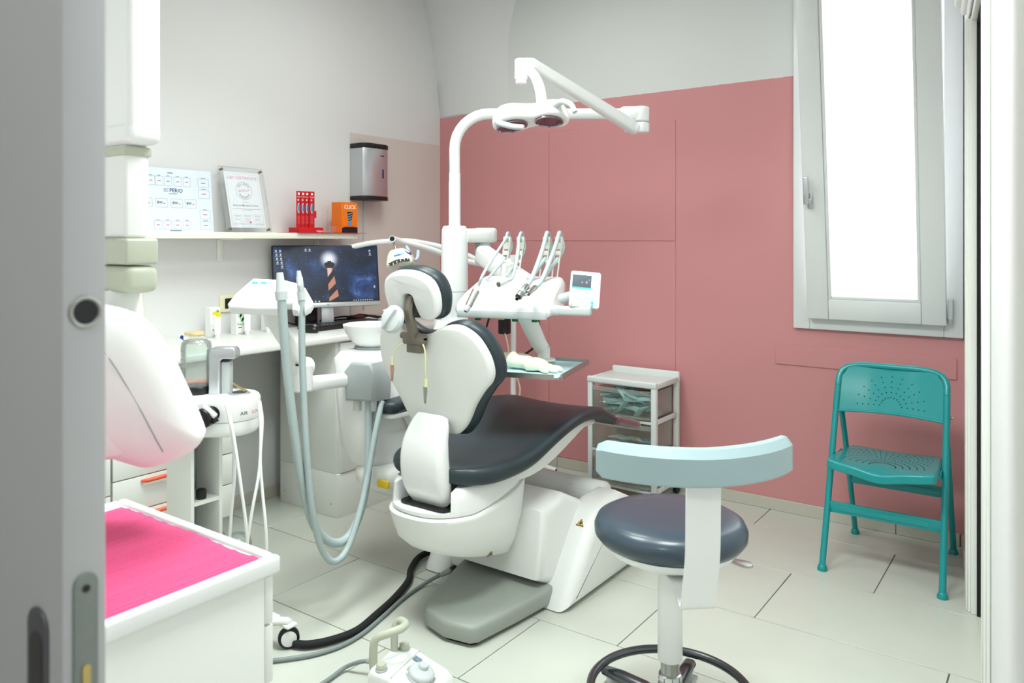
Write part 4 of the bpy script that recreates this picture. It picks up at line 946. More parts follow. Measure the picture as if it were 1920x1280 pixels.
# radiograph chart
po = thing('radiograph_chart', 'blue-tinted printed chart of boxes leaning on the shelf', 'chart', (-3.25, 1.93, SHT))
M_ = basis((-3.262, 1.937, SHT+.1425), (0,1,0), (-.10,0,.995))
PWD, PHT = .408, .285
obj('sheet', xf(mv(slab(rrect(PWD,PHT,.002,2), .003), 0,0,-.003), M_), mat('blue_white_print', (222,232,246), .35), po)
bxs = []
def B4(cu, cv, w, h): bxs.append((cu, cv, w, h))
for u in (-.150, .163): B4(u,.085,.056,.040); B4(u,.034,.056,.040)
for u in (-.098,-.060,-.018,.028,.072,.115)[0:5]: B4(u+.008,.084,.036,.042)
for u in (-.117,-.046,.026,.094): B4(u,-.014,.056,.040)
for u in (-.145,.164): B4(u,-.062,.054,.040); B4(u,-.112,.056,.038)
for u in (-.067,-.022,.025,.071): B4(u,-.112,.036,.038)
for u,v,w,h in bxs: obj('box_outline', flat(frame2(u-w/2,u+w/2,v-h/2,v+h/2,.0011), M_), INKG, po)
for u,v,w,h in bxs:
    if not -.03<v<0: obj('box_caption', flat(quad(u-w*.2,u+w*.2,v+h/2+.0015,v+h/2+.0045), M_), INKG, po)
for u,v,w,h in bxs: obj('box_number', flat(quad(u+.008,u+.018,v-.004,v-.0005) if -.03<v<0 else quad(u-w*.2,u+w*.2,v-.0017,v+.0017), M_), INKP, po)
obj('chart_title', flat(mv(text_geo('BE', .024), -.022,.043,0), M_, .0008), INKG, po)
obj('chart_title', flat(mv(text_geo('PERIO', .024, bold=.012), .026,.043,0), M_, .0008), INKB, po)
for u in (-.117,-.046,.026,.094): obj('bitewing_text', flat(mv(text_geo('BW', .016, bold=.015), u-.008,-.013,0), M_, .0008), INK, po)
obj('small_print', flat(join(quad(-.012,.014,.120,.1235), quad(-.012,.042,-.138,-.135), quad(-.01,.03,.027,.029)), M_, .0008), INKB, po)
tag(obj('blue_pen', join(tube([(-3.20,1.77,SHT+.006),(-3.235,1.765,SHT+.15)], .0045, 10), cyl((-3.235,1.762,SHT+.150),(-3.236,1.780,SHT+.154),.004,8)), mat('blue_plastic',(40,110,190),.4)), 'blue pen leaning against the printed chart', 'pen')
# certificate in an acrylic block
ce = thing('certificate', 'framed certificate between two clear acrylic plates on the shelf', 'certificate', (-3.20, 2.30, SHT))
M_ = basis((-3.222, 2.295, SHT+.158), (0,1,0), (-.235,.0,.972))
obj('back_plate', xf(mv(slab(rrect(.245,.322,.002,2), .006, .001), 0,0,-.013), M_), ACRYL, ce)
obj('paper', xf(mv(slab(rrect(.195,.275,.001,1), .0015), 0,0,-.0065), M_), PAPER, ce)
fr_ = obj('front_plate', xf(mv(slab(rrect(.245,.322,.002,2), .005, .001), 0,0,-.0045), M_), ACRYL, ce)
for u in (-.108,.108):
    for v in (-.146,.146): obj('metal_stud', xf(cyl((u,v,-.014),(u,v,.004),.0062,14,bev=.001), M_), mat('dull_bronze',(120,116,100),.4,.8), ce)
MC = M_ @ Matrix.Translation((0,0,-.0049))
obj('print_border', flat(frame2(-.088,.088,-.122,.128,.0006), MC, .0001), INKG, ce)
obj('heading', flat(mv(text_geo('GBT CERTIFICATE', .0205), 0,.108,0), MC, .0001), INKP, ce)
obj('seal_ring', flat(join(*[([(r0*math.cos(2*PI*k/40),.045+r0*math.sin(2*PI*k/40),0),(r0*math.cos(2*PI*(k+1)/40),.045+r0*math.sin(2*PI*(k+1)/40),0),(r1*math.cos(2*PI*(k+1)/40),.045+r1*math.sin(2*PI*(k+1)/40),0),(r1*math.cos(2*PI*k/40),.045+r1*math.sin(2*PI*k/40),0)],[(0,1,2,3)]) for r0,r1 in ((.0435,.0448),) for k in range(40)]), MC, .0001), INK, ce)
arc = []
for s_, r0, a0, da, fl_ in (('GUIDED', .034, 142, -21, 1), ('THERAPY', .034, 218, 18, -1)):
    for k, c_ in enumerate(s_):
        a = math.radians(a0+da*k)
        arc.append(xf(text_geo(c_, .0155, bold=.01), Matrix.Translation((r0*math.cos(a), .045+r0*math.sin(a), 0)) @ Matrix.Rotation(a-PI/2 if fl_ > 0 else a+PI/2, 4, 'Z')))
obj('seal_text', flat(join(*arc), MC, .0001), INK, ce)
obj('seal_word', flat(xf(text_geo('BIOFILM', .0175), Matrix.Translation((0,.045,0)) @ Matrix.Rotation(.1,4,'Z')), MC, .0001), INKP, ce)
obj('name_line', flat(mv(text_geo('Dott.ssa Marianna Cimino', .0135, bold=.008), 0,-.028,0), MC, .0001), INK, ce)
obj('small_print', flat(join(quad(-.02,.02,-.013,-.0115), quad(-.078,.082,-.0465,-.0445), quad(-.03,.03,-.052,-.050), *[quad(u-.02,u+.02,-.078,-.0765) for u in (-.055,0,.055)], *[quad(u-.016,u+.016,-.083,-.0815) for u in (-.055,0,.055)], quad(-.08,-.02,-.1195,-.118), quad(.035,.085,-.1195,-.118)), MC, .0001), INKG, ce)
obj('signature', flat(join(*[tube([(u-.015,-.1+.004*math.sin(k*2),0),(u-.007,-.094,0),(u-.002,-.101,0),(u+.006,-.095,0),(u+.014,-.099+.006*(k==2),0)], .0006, 4, 4) for k,u in enumerate((-.055,0,.055))]), MC, .0001), INK, ce)
obj('emblem', flat(join(frame2(-.014,.004,-.116,-.106,.001), slab([(.012+.006*math.cos(2*PI*k/16),-.111+.006*math.sin(2*PI*k/16)) for k in range(16)], .0001)), MC, .0001), INKP, ce)
# red mat
tag(obj('red_display_mat', rbox(-3.26,-3.085,2.50,2.955,SHT+.0003,SHT+.0028,.0006,1), mat('crimson_sheet',(196,20,48),.4)), 'thin crimson sheet under the toothbrush display', 'mat')
# toothbrush display base and four packed toothbrushes
db = thing('display_stand', 'red cardboard stand holding packed toothbrushes', 'display stand', (-3.17, 2.61, SHT+.003))
obj('tray', join(rbox(-3.145,-3.138,2.545,2.70,SHT+.0032,SHT+.028,.001,1), rbox(-3.22,-3.213,2.545,2.70,SHT+.0032,SHT+.028,.001,1), rbox(-3.213,-3.145,2.545,2.55,SHT+.0032,SHT+.028,.001,1), rbox(-3.213,-3.145,2.695,2.70,SHT+.0032,SHT+.028,.001,1), rbox(-3.213,-3.145,2.55,2.695,SHT+.0032,SHT+.007)), RED, db)
obj('brand_text', flat(text_geo('Colgate', .013, bold=.01), basis((-3.138,2.675,SHT+.010),(0,1,0),(0,0,1)), .0004), WHITE, db)
for k, (y, x, w) in enumerate(((2.575,-3.178,.03),(2.600,-3.175,.03),(2.624,-3.172,.026),(2.648,-3.165,.034))):
    tb = thing('packed_toothbrush', ('red toothbrush pack at the certificate end of the display','red toothbrush pack second from the certificate end of the display','narrow red toothbrush pack squeezed beside the widest one','widest red toothbrush pack with a side flap, towards the orange carton')[k], 'toothbrush', (x, y, SHT+.0075), 0, 'packed toothbrushes in the display')
    Mt = basis((x, y, SHT+.0075), (0,1,0), (0,0,1))
    obj('card', xf(join(fmap(slab([(-w/2,0),(w/2,0),(w/2,.06),(w/2+.0,.15),(w/2,.205),(-w/2,.205)], .0015), lambda a,b_,c_:(a,b_,c_-.0015))), Mt), RED, tb)
    if k == 3: obj('side_flap', xf(fmap(slab([(w/2,.07),(w/2+.012,.07),(w/2+.012,.108),(w/2,.104)], .0015), lambda a,b_,c_:(a,b_,c_-.0015)), Mt), RED, tb)
    obj('blister_window', flat(slab([(.0075*math.cos(2*PI*i/18)-.001, .118+.026*math.sin(2*PI*i/18)) for i in range(18)], .0015, .0004), Mt, .0002), mat('pale_blister',(196,222,236),.2), tb)
    obj('brush_head', flat(slab([(.0045*math.cos(2*PI*i/14)-.001, .12+.020*math.sin(2*PI*i/14)) for i in range(14)], .004, .001), Mt, .0018), mat('brush_blue',(36,140,180),.4,var=.3,scale=200), tb)
    obj('hang_hole', flat(join(quad(-.006,.006,.186,.197)), Mt, .0004), WHITE, tb)
    obj('badge', flat(slab([(-.004+.0055*math.cos(2*PI*i/14),.160+.005*math.sin(2*PI*i/14)) for i in range(14)], .0004), Mt, .0004), LGREY, tb)
    obj('brand_text', flat(mv(text_geo('Colgate', .0085), 0,.176,0), Mt, .0006), WHITE, tb)
    obj('card_print', flat(join(*[quad(-.008,.008,.04+.006*i,.0415+.006*i) for i in range(7)]), Mt, .0004), mat('pale_red_print',(226,120,120),.5), tb)
# orange box
ob = thing('orange_box', 'orange carton lettered CLICK standing on the shelf end', 'box', (-3.165, 2.885, SHT+.003))
ORB = mat('orange_card', (240,122,16), .4, var=.04)
yb0, yb1, xb0, xb1, zb = 2.822, 2.935, -3.215, -3.135, SHT+.0032
pts = [(yb0,0.)]
obj('carton', rbox(xb0,xb1,yb0,yb1,zb+.036,zb+.163,.0015,1), ORB, ob)
obj('carton_base', rbox(xb0,xb1-.0005,yb0,yb1,zb,zb+.0358,.0015,1), ORB, ob)
Mo = basis((xb1, (yb0+yb1)/2, zb), (0,1,0), (0,0,1))
obj('brand_text', flat(mv(text_geo('CLICK', .030, bold=.012), .002,.136,0), Mo, .0006), WHITE, ob)
obj('brush_print', flat(slab([(-.020,.112),(.022,.112),(.012,.062),(-.010,.062)], .0004), Mo, .0004), mat('charcoal_print',(26,38,48),.4), ob)
obj('brush_print_stripe', flat(join(*[([(-.017+.002*k,.100-.013*k,0),(.018-.002*k,.108-.013*k,0),(.018-.002*k,.103-.013*k,0),(-.017+.002*k,.093-.013*k,0)],[(3,2,1,0)]) for k in range(4)]), Mo, .0012), mat('blue_grey_print',(118,156,180),.4), ob)
obj('drop_print', flat(slab([(-.012,.056),(.014,.056),(.014,.046),(.001,.036),(-.012,.046)], .0004), Mo, .0004), mat('sky_print',(50,150,220),.4), ob)
obj('dark_band', flat(slab([(-.0555,.001),(.0555,.001),(.0555,.028),(.03,.032),(-.03,.032),(-.0555,.026)], .0005), Mo, .0002), mat('black_print',(20,26,34),.3,var=.4,scale=40), ob)
hld = thing('acrylic_holder', 'small clear acrylic leaflet holder beside the orange carton', 'holder', (-3.2, 2.79, SHT+.003))
obj('plate', join(rbox(-3.225,-3.222,2.765,2.815,SHT+.0032,SHT+.145,.0005,1), rbox(-3.222,-3.17,2.765,2.815,SHT+.0032,SHT+.006,.0005,1), rbox(-3.173,-3.17,2.765,2.815,SHT+.006,SHT+.04,.0005,1)), ACRYL, hld)
obj('marks', flat(join(*[quad(-.008,.004,.02+.012*k,.023+.012*k) for k in range(9)]), basis((-3.222,2.80,SHT+.0),(0,1,0),(0,0,1)), .0005), INKG, hld)

# ---- dispenser on the wall
dp_ = thing('towel_dispenser', 'brushed metal wall dispenser with black end caps', 'dispenser', (-3.245, 3.125, 1.52))
def disp(z0, z1, gx=0.): 
    pts = [(XL+.006,3.028-gx),(XL+.105+gx,3.028-gx),(XL+.125+gx,3.06),(XL+.125+gx,3.19),(XL+.105+gx,3.222+gx),(XL+.006,3.222+gx)]
    return mv(slab(pts, z1-z0, .004, 2), 0, 0, z0)
obj('cover', disp(1.546, 1.815), ALU, dp_); obj('top_cap', disp(1.8155,1.842,.002), BLACK, dp_); obj('bottom_cap', disp(1.524,1.5455,.002), BLACK, dp_)
obj('sensor_slot', flat(slab(rrect(.010,.052,.004,3), .001), basis((XL+.125,3.165,1.675),(0,1,0),(0,0,1)), .0004), mat('dark_navy',(30,40,80),.2), dp_)
obj('maker_mark', flat(quad(-.014,.014,-.003,.003), basis((XL+.125,3.16,1.775),(0,1,0),(0,0,1)), .0006), INK, dp_)
tag(obj('dispenser_cord', tube([(XL+.008,3.13,1.524),(XL+.008,3.128,1.3),(XL+.008,3.13,.9)], .004, 8, 4), LGREY), 'thin pale cord running down the wall under the dispenser', 'cord')
# ---- wall sockets
for (y, lab) in ((1.768,'ivory framed black wall socket partly behind the x-ray head'), (2.262,'ivory framed black wall socket behind the toothpaste cartons')):
    so = thing('wall_socket', lab, 'socket', (XL, y, .96))
    obj('frame', xf(slab(rrect(.122,.082,.012,4), .010, .003), basis((XL+.0005,y,.997),(0,1,0),(0,0,1))), IVORY, so)
    obj('insert', xf(mv(slab(rrect(.07,.048,.003,3), .003, .001), 0,0,.0085), basis((XL+.002,y,.997),(0,1,0),(0,0,1))), BLACK, so)
    for k in (-.016,.016): obj('socket_hole', xf(mv(lathe([(.007,0),(.008,.002),(.004,.001)],12), k,0,.0115), basis((XL+.002,y,.997),(0,1,0),(0,0,1))), BLACKM, so)
# ---- dental-care cartons on the worktop
def carton(y, x, h, w, colA, lab, shape):
    t = thing('paste_carton', lab, 'carton', (x, y, DT))
    Mt = basis((x+.02, y, DT+.0006), (.0,1,0), (0,0,1))
    obj('carton', rbox(x-.02,x+.02,y-w/2,y+w/2,DT+.0006,DT+h,.001,1), WHITE, t)
    if shape == 'banana': g = tube([(-.016,h*.78,0),(.006,h*.80,0),(.018,h*.66,0),(.018,h*.45,0)], [.004,.011,.012,.005], 8, 5); g = fmap(g, lambda a,b_,c_:(a,b_,c_*.02))
    elif shape == 'mint': g = join(*[fmap(slab([(.012*math.cos(2*PI*i/12), .02*math.sin(2*PI*i/12)) for i in range(12)],.0003), lambda a,b_,c_,k=k:(a-.006+.010*k,b_+h*.7-.02*k,c_)) for k in range(3)])
    else:
        rs = random.Random(4); g = join(*[fmap(slab([(.0038*math.cos(2*PI*i/8), .0038*math.sin(2*PI*i/8)) for i in range(8)],.0003), lambda a,b_,c_,u=rs.uniform(-.018,.006),v=rs.uniform(-.02,.03):(a+u+(.012 if v<0 else 0),b_+h*.7+v,c_)) for _ in range(60)])
    obj('flavour_print', flat(g, Mt, .0006), mat('print_'+shape, colA, .5, var=.12, scale=60), t)
    obj('leaf_mark', flat(slab([(.012+.007*math.cos(2*PI*i/14), h-.018+.006*math.sin(2*PI*i/14)) for i in range(14)], .0003), Mt, .0008), mat('leaf_green',(90,180,60),.5), t)
    obj('base_band', flat(join(quad(-w/2+.001,w/2-.001,h*.40,h*.412)), Mt, .0004), mat('print_'+shape, colA, .5), t)
    obj('base_print', flat(join(quad(-.014,.006,.03,.034), quad(-.014,w/2-.004,.004,.006)), Mt, .0004), INK, t)
    return t
t1 = carton(2.107,-3.205,.135,.052,(244,214,40),'white toothpaste carton printed with a yellow banana shape','banana')
t2 = carton(2.235,-3.195,.142,.052,(170,220,180),'white toothpaste carton printed with pale green leaves','mint'); 
t3 = carton(2.405,-3.20,.135,.05,(232,104,112),'white toothpaste carton printed with pink dots','dots')
obj('brand_text', flat(mv(text_geo('CleanL', .013), -.004,.048,0), basis((-3.175,2.235,DT+.0006),(0,1,0),(0,0,1)), .0008), INK, t2)
for (x, y, lab) in ((-3.135,2.085,'small red and white toothpaste tube before the yellow carton'),(-3.14,2.245,'small red and white toothpaste tube before the green carton'),(-3.14,2.362,'small red and white toothpaste tube before the pink carton')):
    t = thing('toothpaste_tube', lab, 'tube', (x, y, DT))
    R = []
    for z, wx, wy in ((.0006,.010,.010),(.018,.011,.011),(.019,.0135,.0145),(.05,.010,.0165),(.085,.004,.018),(.096,.0012,.018)):
        R.append([(x+wx*math.cos(2*PI*k/20), y+wy*math.sin(2*PI*k/20), DT+z) for k in range(20)])
    obj('body', rings(R[1:]), WHITE, t, ang=60); obj('cap', rings([R[0],R[1]]), PLA, t)
    Mt = basis((x+.0045,y,DT),(0,1,0),(-.115,0,.99))
    obj('red_band', flat(quad(-.0175,.0175,.076,.0955), Mt, .0022), RED, t)
    obj('tooth_print', flat(slab([(-.008+.007*math.cos(2*PI*i/14), .068+.009*math.sin(2*PI*i/14)) for i in range(14)],.0003), Mt, .0026), PAPER, t)
    obj('aqua_print', flat(quad(.0,.016,.066,.073), Mt, .0024), CYAN2, t); obj('name_print', flat(quad(-.002,.002,.03,.055), Mt, .0042), INK, t)
# dental model
dm = thing('dental_model', 'small plaster dental model with visible teeth on the worktop', 'dental model', (-3.06, 1.93, DT))
arcp = lambda r0, r1, n=14: [(r0*math.cos(PI*k/n-PI/2), r0*math.sin(PI*k/n-PI/2)) for k in range(n+1)]+[(r1*math.cos(PI*k/n-PI/2), r1*math.sin(PI*k/n-PI/2)) for k in range(n,-1,-1)]
obj('upper_plate', mv(slab(smooth2([(-.03,-.034),(.0,-.036),(.028,-.024),(.036,0),(.028,.024),(0,.036),(-.03,.034)],3), .014, .003), -3.06,1.93,DT+.036), mat('sand_plaster',(226,206,160),.7), dm)
obj('lower_plate', mv(slab(smooth2([(-.03,-.034),(.0,-.036),(.028,-.024),(.036,0),(.028,.024),(0,.036),(-.03,.034)],3), .010, .003), -3.06,1.93,DT+.0005), mat('grey_plaster',(206,204,200),.6), dm)
TOOTH = mat('tooth_white',(232,228,214),.3)
for k in range(12):
    a = PI*(k+.5)/12-PI/2; x, y = -3.062+.030*math.cos(a), 1.93+.031*math.sin(a)
    obj('tooth', join(rbox(x-.004,x+.004,y-.0035,y+.0035,DT+.0105,DT+.022,.0015,1), rbox(x-.004,x+.004,y-.0035,y+.0035,DT+.0235,DT+.036,.0015,1)), TOOTH, dm)
tag(obj('interdental_brush', join(tube([(-3.085,1.90,DT+.012),(-3.06,1.872,DT+.020),(-3.05,1.86,DT+.03)], .002, 8, 3), lathe([(.002,0),(.006,.002),(.007,.008),(.005,.014),(.001,.016)], 12, (-3.048,1.858,DT+.026))), mat('navy_bristle',(20,50,130),.5)), 'tiny navy tipped brush beside the dental model', 'brush')

# ================================================================== FOREGROUND LEFT: cabinet with towel, x-ray unit
cb = thing('side_cabinet', 'white drawer cabinet with raised-rim top carrying the pink towel', 'cabinet', (-1.385, .665, 0))
cx0, cx1, cy0, cy1, cz = -1.645, -1.128, .44, .866, .75
obj('carcass', rbox(cx0+.012, cx1-.006, cy0, cy1-.020, .02, cz-.03, .002), LACQ, cb)
obj('top', join(rbox(cx0, cx1-.008, cy0, cy1-.002, cz-.0295, cz-.008, .002, 1), rbox(cx1-.016, cx1+.0045, cy0, cy1+.0065, cz-.03, cz, .006, 3), rbox(cx0, cx0+.018, cy0, cy1-.0125, cz-.02, cz, .006, 3), rbox(cx0, cx1-.0165, cy1-.012, cy1+.0065, cz-.03, cz, .006, 3)), PLA, cb)
for z0, z1 in ((.634,.716),(.53,.63),(.40,.526),(.22,.396),(.03,.216)):
    f = obj('drawer_front', rbox(cx0+.012, cx1-.006, cy1-.0198, cy1-.002, z0, z1, .003), LACQ, cb)
    obj('handle', rbox(cx0+.16, cx1-.16, cy1-.002, cy1+.02, z1-.03, z1-.018, .004), ORANGE, f)
# ribbed paper towel
TWL = bpy.data.materials.new('ribbed_pink_paper'); TWL.use_nodes = True; nt = TWL.node_tree; b = nt.nodes['Principled BSDF']
tc = nt.nodes.new('ShaderNodeTexCoord'); b.inputs['Base Color'].default_value = rgb((240,80,140)); b.inputs['Roughness'].default_value = .75
wv = nt.nodes.new('ShaderNodeTexWave'); wv.wave_type = 'BANDS'; wv.bands_direction = 'X'; wv.inputs['Scale'].default_value = 42; wv.inputs['Distortion'].default_value = .6; nt.links.new(tc.outputs['Object'], wv.inputs['Vector'])
bp = nt.nodes.new('ShaderNodeBump'); bp.inputs['Strength'].default_value = .9; bp.inputs['Distance'].default_value = .004; nt.links.new(wv.outputs['Fac'], bp.inputs['Height']); nt.links.new(bp.outputs[0], b.inputs['Normal'])
mx = nt.nodes.new('ShaderNodeMix'); mx.data_type = 'RGBA'; mx.inputs[6].default_value = rgb((226,62,122)); mx.inputs[7].default_value = rgb((246,92,148)); nt.links.new(wv.outputs['Fac'], mx.inputs[0]); nt.links.new(mx.outputs[2], b.inputs['Base Color'])
V, F = [], []; nx_, ny_n = 70, 60
tx0, tx1, ty0, ty1 = -1.612, -1.150, .452, .848
for i in range(nx_+1):
    for j in range(ny_n+1):
        u, v = i/nx_, j/ny_n; x = tx0+(tx1-tx0)*u; y = ty0+(ty1-ty0)*v
        z = cz-.0065+.0012*math.sin(u*PI*2.3+v*4)+.0018*max(0, math.cos((u*3.3 % 1-.5)*20))*.9+.001*math.sin(9*u+5*v)
        e = min(u, 1-u, v, 1-v); z += .0012*(e > .03)
        V.append((x+.002*math.sin(v*17), y+.002*math.sin(u*13), z+.0012))
for i in range(nx_):
    for j in range(ny_n): a = i*(ny_n+1)+j; F.append((a, a+1, a+ny_n+2, a+ny_n+1))
nV = len(V); V2 = V+[(x, y, z-.0018) for x, y, z in V]; F2 = F+[tuple(q+nV for q in f[::-1]) for f in F]
tow = obj('paper_towel', (V2, F2), TWL, ang=70); tag(tow, 'bright pink ribbed paper towel spread on the white cabinet', 'towel')

xr = thing('xray_unit', 'white wall-mounted dental x-ray unit with rounded tube head', 'x-ray unit', (-1.55, .82, 1.0))
obj('wall_mount', rbox(-1.66, -1.46, .4205, .80, 1.98, 2.10, .02, 3), PLA, xr)
obj('arm_housing', join(rbox(-1.63, -1.468, .785, .853, 1.505, 2.20, .012, 3)), PLA, xr, ang=50)
obj('arm_cap', rbox(-1.632, -1.466, .783, .855, 1.487, 1.535, .018, 4), PLA, xr, ang=50)
obj('arm_neck', rbox(-1.62, -1.50, .795, .845, 1.304, 1.488, .008, 3), PLAW, xr)
obj('neck_band', rbox(-1.624, -1.496, .792, .848, 1.466, 1.484, .003, 2), BEIGE, xr)
obj('swivel', join(rbox(-1.63, -1.478, .785, .852, 1.252, 1.303, .006, 3), rbox(-1.63, -1.476, .784, .853, 1.196, 1.250, .016, 3)), BEIGE, xr)
obj('yoke', tube([(-1.56,.82,1.20),(-1.55,.82,1.15),(-1.51,.80,1.08)], [.035,.035,.03], 14, 5), PLAW, xr)
# tube head: a thick rounded pebble, tipped
MXR = basis((-1.453, 0.766, 1.014), (.8121*.97-.5835*.25,.5835*.97+.8121*.25,0), (0,0,1))
xo = smooth2([(-.085,.160),(-.02,.160),(.035,.132),(.075,.075),(.105,.01),(.137,-.07),(.141,-.098),(.115,-.122),(.058,-.142),(.02,-.136),(-.05,-.10),(-.11,-.03),(-.125,.08)], 6)
xc0 = (sum(p_[0] for p_ in xo)/len(xo), sum(p_[1] for p_ in xo)/len(xo)); R = []
for k in range(-24, 25):
    f = k/24; sc_ = max(.02, (1-abs(f)**3.6)**(1/2.6)); zz = .074*f
    R.append([(xc0[0]+(p_[0]-xc0[0])*sc_, xc0[1]+(p_[1]-xc0[1])*sc_, zz-.012) for p_ in xo])
obj('head_shell', xf(rings(R), MXR), PLAW, xr, ang=70)
ln = catmull([(-.075,.128,0),(-.02,.085,0),(.02,.02,0),(.055,-.05,0),(.078,-.105,0)], 6)
def pez(x, y):   # height of the pebble's front at (x, y)
    best = 0
    for row in R[24:]:
        n_ = len(row); ins_ = False
        for i in range(n_):
            x1, y1, _ = row[i]; x2, y2, _ = row[i-1]
            if (y1 > y) != (y2 > y) and x < (x2-x1)*(y-y1)/(y2-y1)+x1: ins_ = not ins_
        if ins_: best = row[0][2]
    return best
obj('shell_seam', xf(tube([(p_.x, p_.y, pez(p_.x, p_.y)+.0012) for p_ in ln], .0016, 6), MXR), GREYP, xr)
obj('tube_cone', xf(lathe([(.03,0),(.086,.0),(.094,.008),(.098,.05),(.092,.085),(.02,.09)], 32), Matrix.Translation((-1.498, 0.771, 0.895)) @ Matrix.Rotation(-.12,4,'Y') @ Matrix.Rotation(.06,4,'X')), PLAW, xr, ang=50)

# ================================================================== AIR POLISHING TROLLEY
LR = Vector((.8121,.5835,0)); LD = Vector((-.5835,.8121,0))
tc0 = Vector((-2.225, 1.425, 0))
at = thing('air_polisher', 'white air polishing station on shelf trolley with silver arch handle', 'air polisher', (-2.24, 1.42, 0))
MQ = basis(tc0, LR, LD)
def st_(L, D_, n=12):
    r = D_/2; return [(L/2-r+r*math.cos(a), r*math.sin(a)) for a in [(-PI/2+PI*k/n) for k in range(n+1)]]+[(-L/2+r+r*math.cos(a), r*math.sin(a)) for a in [(PI/2+PI*k/n) for k in range(n+1)]]
obj('console_lower', xf(mv(slab(st_(.356,.19), .047, .02, 4, r2=.002), 0,0,.698), MQ), PLA, at, ang=50)
obj('console_upper', xf(mv(slab(st_(.360,.194), .072, .002, 4, r2=.016), 0,0,.746), MQ), PLA, at, ang=50)
obj('brand_text', xf(flat(text_geo('AIR', .015, bold=.015), basis((.157,-.0755,.772),(.8,.6,0),(0,0,1)), .004), MQ), INK, at)
obj('brand_text', xf(flat(text_geo('FLOW', .014, bold=.015), basis((.179,-.042,.772),(.28,.96,0),(0,0,1)), .004), MQ), INKP, at)
obj('arch_handle', xf(fmap(slab([(-.048,0),(-.048,.125),(-.044,.140),(-.034,.148),(.028,.148),(.036,.142),(.038,.132),(.038,.118),(.034,.112),(-.004,.112),(-.012,.104),(-.012,0)], .046, .006, 3), lambda u,z,t: (.074+u, -.02+t, .8165+z)), MQ), ALU, at, ang=50)
obj('handle_inner', xf(rbox(.0625,.090,-.008,.024,.8165,.918,.003,2), MQ), LGREY, at)
obj('handle_slot', xf(rbox(.0628,.086,-.0105,.0235,.9182,.929,.002,1), MQ), BLACK, at)
obj('port_ring', xf(lathe([(.032,0),(.034,.002),(.029,.005),(.022,.005)], 30, (.118,.0,.817)), MQ), ALU, at); obj('port', xf(lathe([(.022,.0),(.022,.0062),(.014,.0063)], 24, (.118,.0,.817)), MQ), BLACK, at)
obj('powder_lid', xf(lathe([(.047,.0),(.049,.004),(.049,.022),(.046,.026)], 32, (-.022,.01,.8165)), MQ), BLACK, at)
bt = obj('powder_bottle', xf(lathe([(.0445,.0),(.0465,.006),(.0465,.120),(.043,.136),(.034,.142),(.030,.142),(.040,.134),(.0435,.118),(.0435,.006)], 36, (-.022,.01,.843), cap0=False, cap1=False), MQ), GLASS, at, ang=60)
obj('bottle_base', xf(lathe([(.030,.1405),(.034,.1425),(.001,.138)], 24, (-.022,.01,.843), cap0=False), MQ), GLASS, bt)
obj('scale_marks', xf(join(*[fmap(quad(0,.010 if k % 2 else .018,.018+.014*k,.0195+.014*k), lambda a,z,t: (-.022-.0468*math.cos(.9-a*18), .01-.0468*math.sin(.9-a*18), .90+z-.02)) for k in range(5)]), MQ), INK, bt)
# black plug with hose on the front
obj('plug_base', xf(cyl((.068,-.10,.775),(.068,-.088,.775),.024,20,bev=.003), MQ), BLACK, at)
obj('plug_knob', xf(cyl((.052,-.142,.768),(.062,-.10,.772),.0295,24,bev=.004), MQ), BLACK, at)
obj('plug_stem', xf(cyl((.075,-.125,.785),(.092,-.128,.756),.010,12), MQ), BLACK, at)
obj('hose_grip', xf(cyl((.056,-.130,.806),(.094,-.134,.775),.0085,12,bev=.002), MQ), PLA, at)
for P in ([(-2.026, 1.376, 0.813),(-2.006, 1.378, 0.752),(-1.997, 1.385, 0.643),(-2.022, 1.391, 0.495),(-2.056, 1.404, 0.356),(-2.12, 1.432, 0.217)],
          [(-2.021, 1.38, 0.806),(-1.989, 1.379, 0.708),(-1.965, 1.383, 0.586),(-1.961, 1.399, 0.458),(-1.99, 1.427, 0.333)],
          [(-2.009, 1.475, 0.814),(-1.986, 1.467, 0.738),(-1.973, 1.452, 0.615),(-1.971, 1.428, 0.511),(-1.983, 1.42, 0.416),(-2.026, 1.438, 0.288)],
          [(-2.014, 1.484, 0.809),(-2.007, 1.488, 0.747),(-1.995, 1.472, 0.639),(-1.973, 1.463, 0.548),(-1.956, 1.464, 0.424),(-1.98, 1.484, 0.284)]):
    obj('white_hose', tube(P, .0048, 10, 7), PLA, at, ang=70)
obj('spray_wand', tube([(-2.23, 1.538, 0.833),(-2.164, 1.524, 0.825),(-2.116, 1.509, 0.821)], [.003,.004,.007], 10, 3), mat('brass',(190,170,110),.35,.9), at)
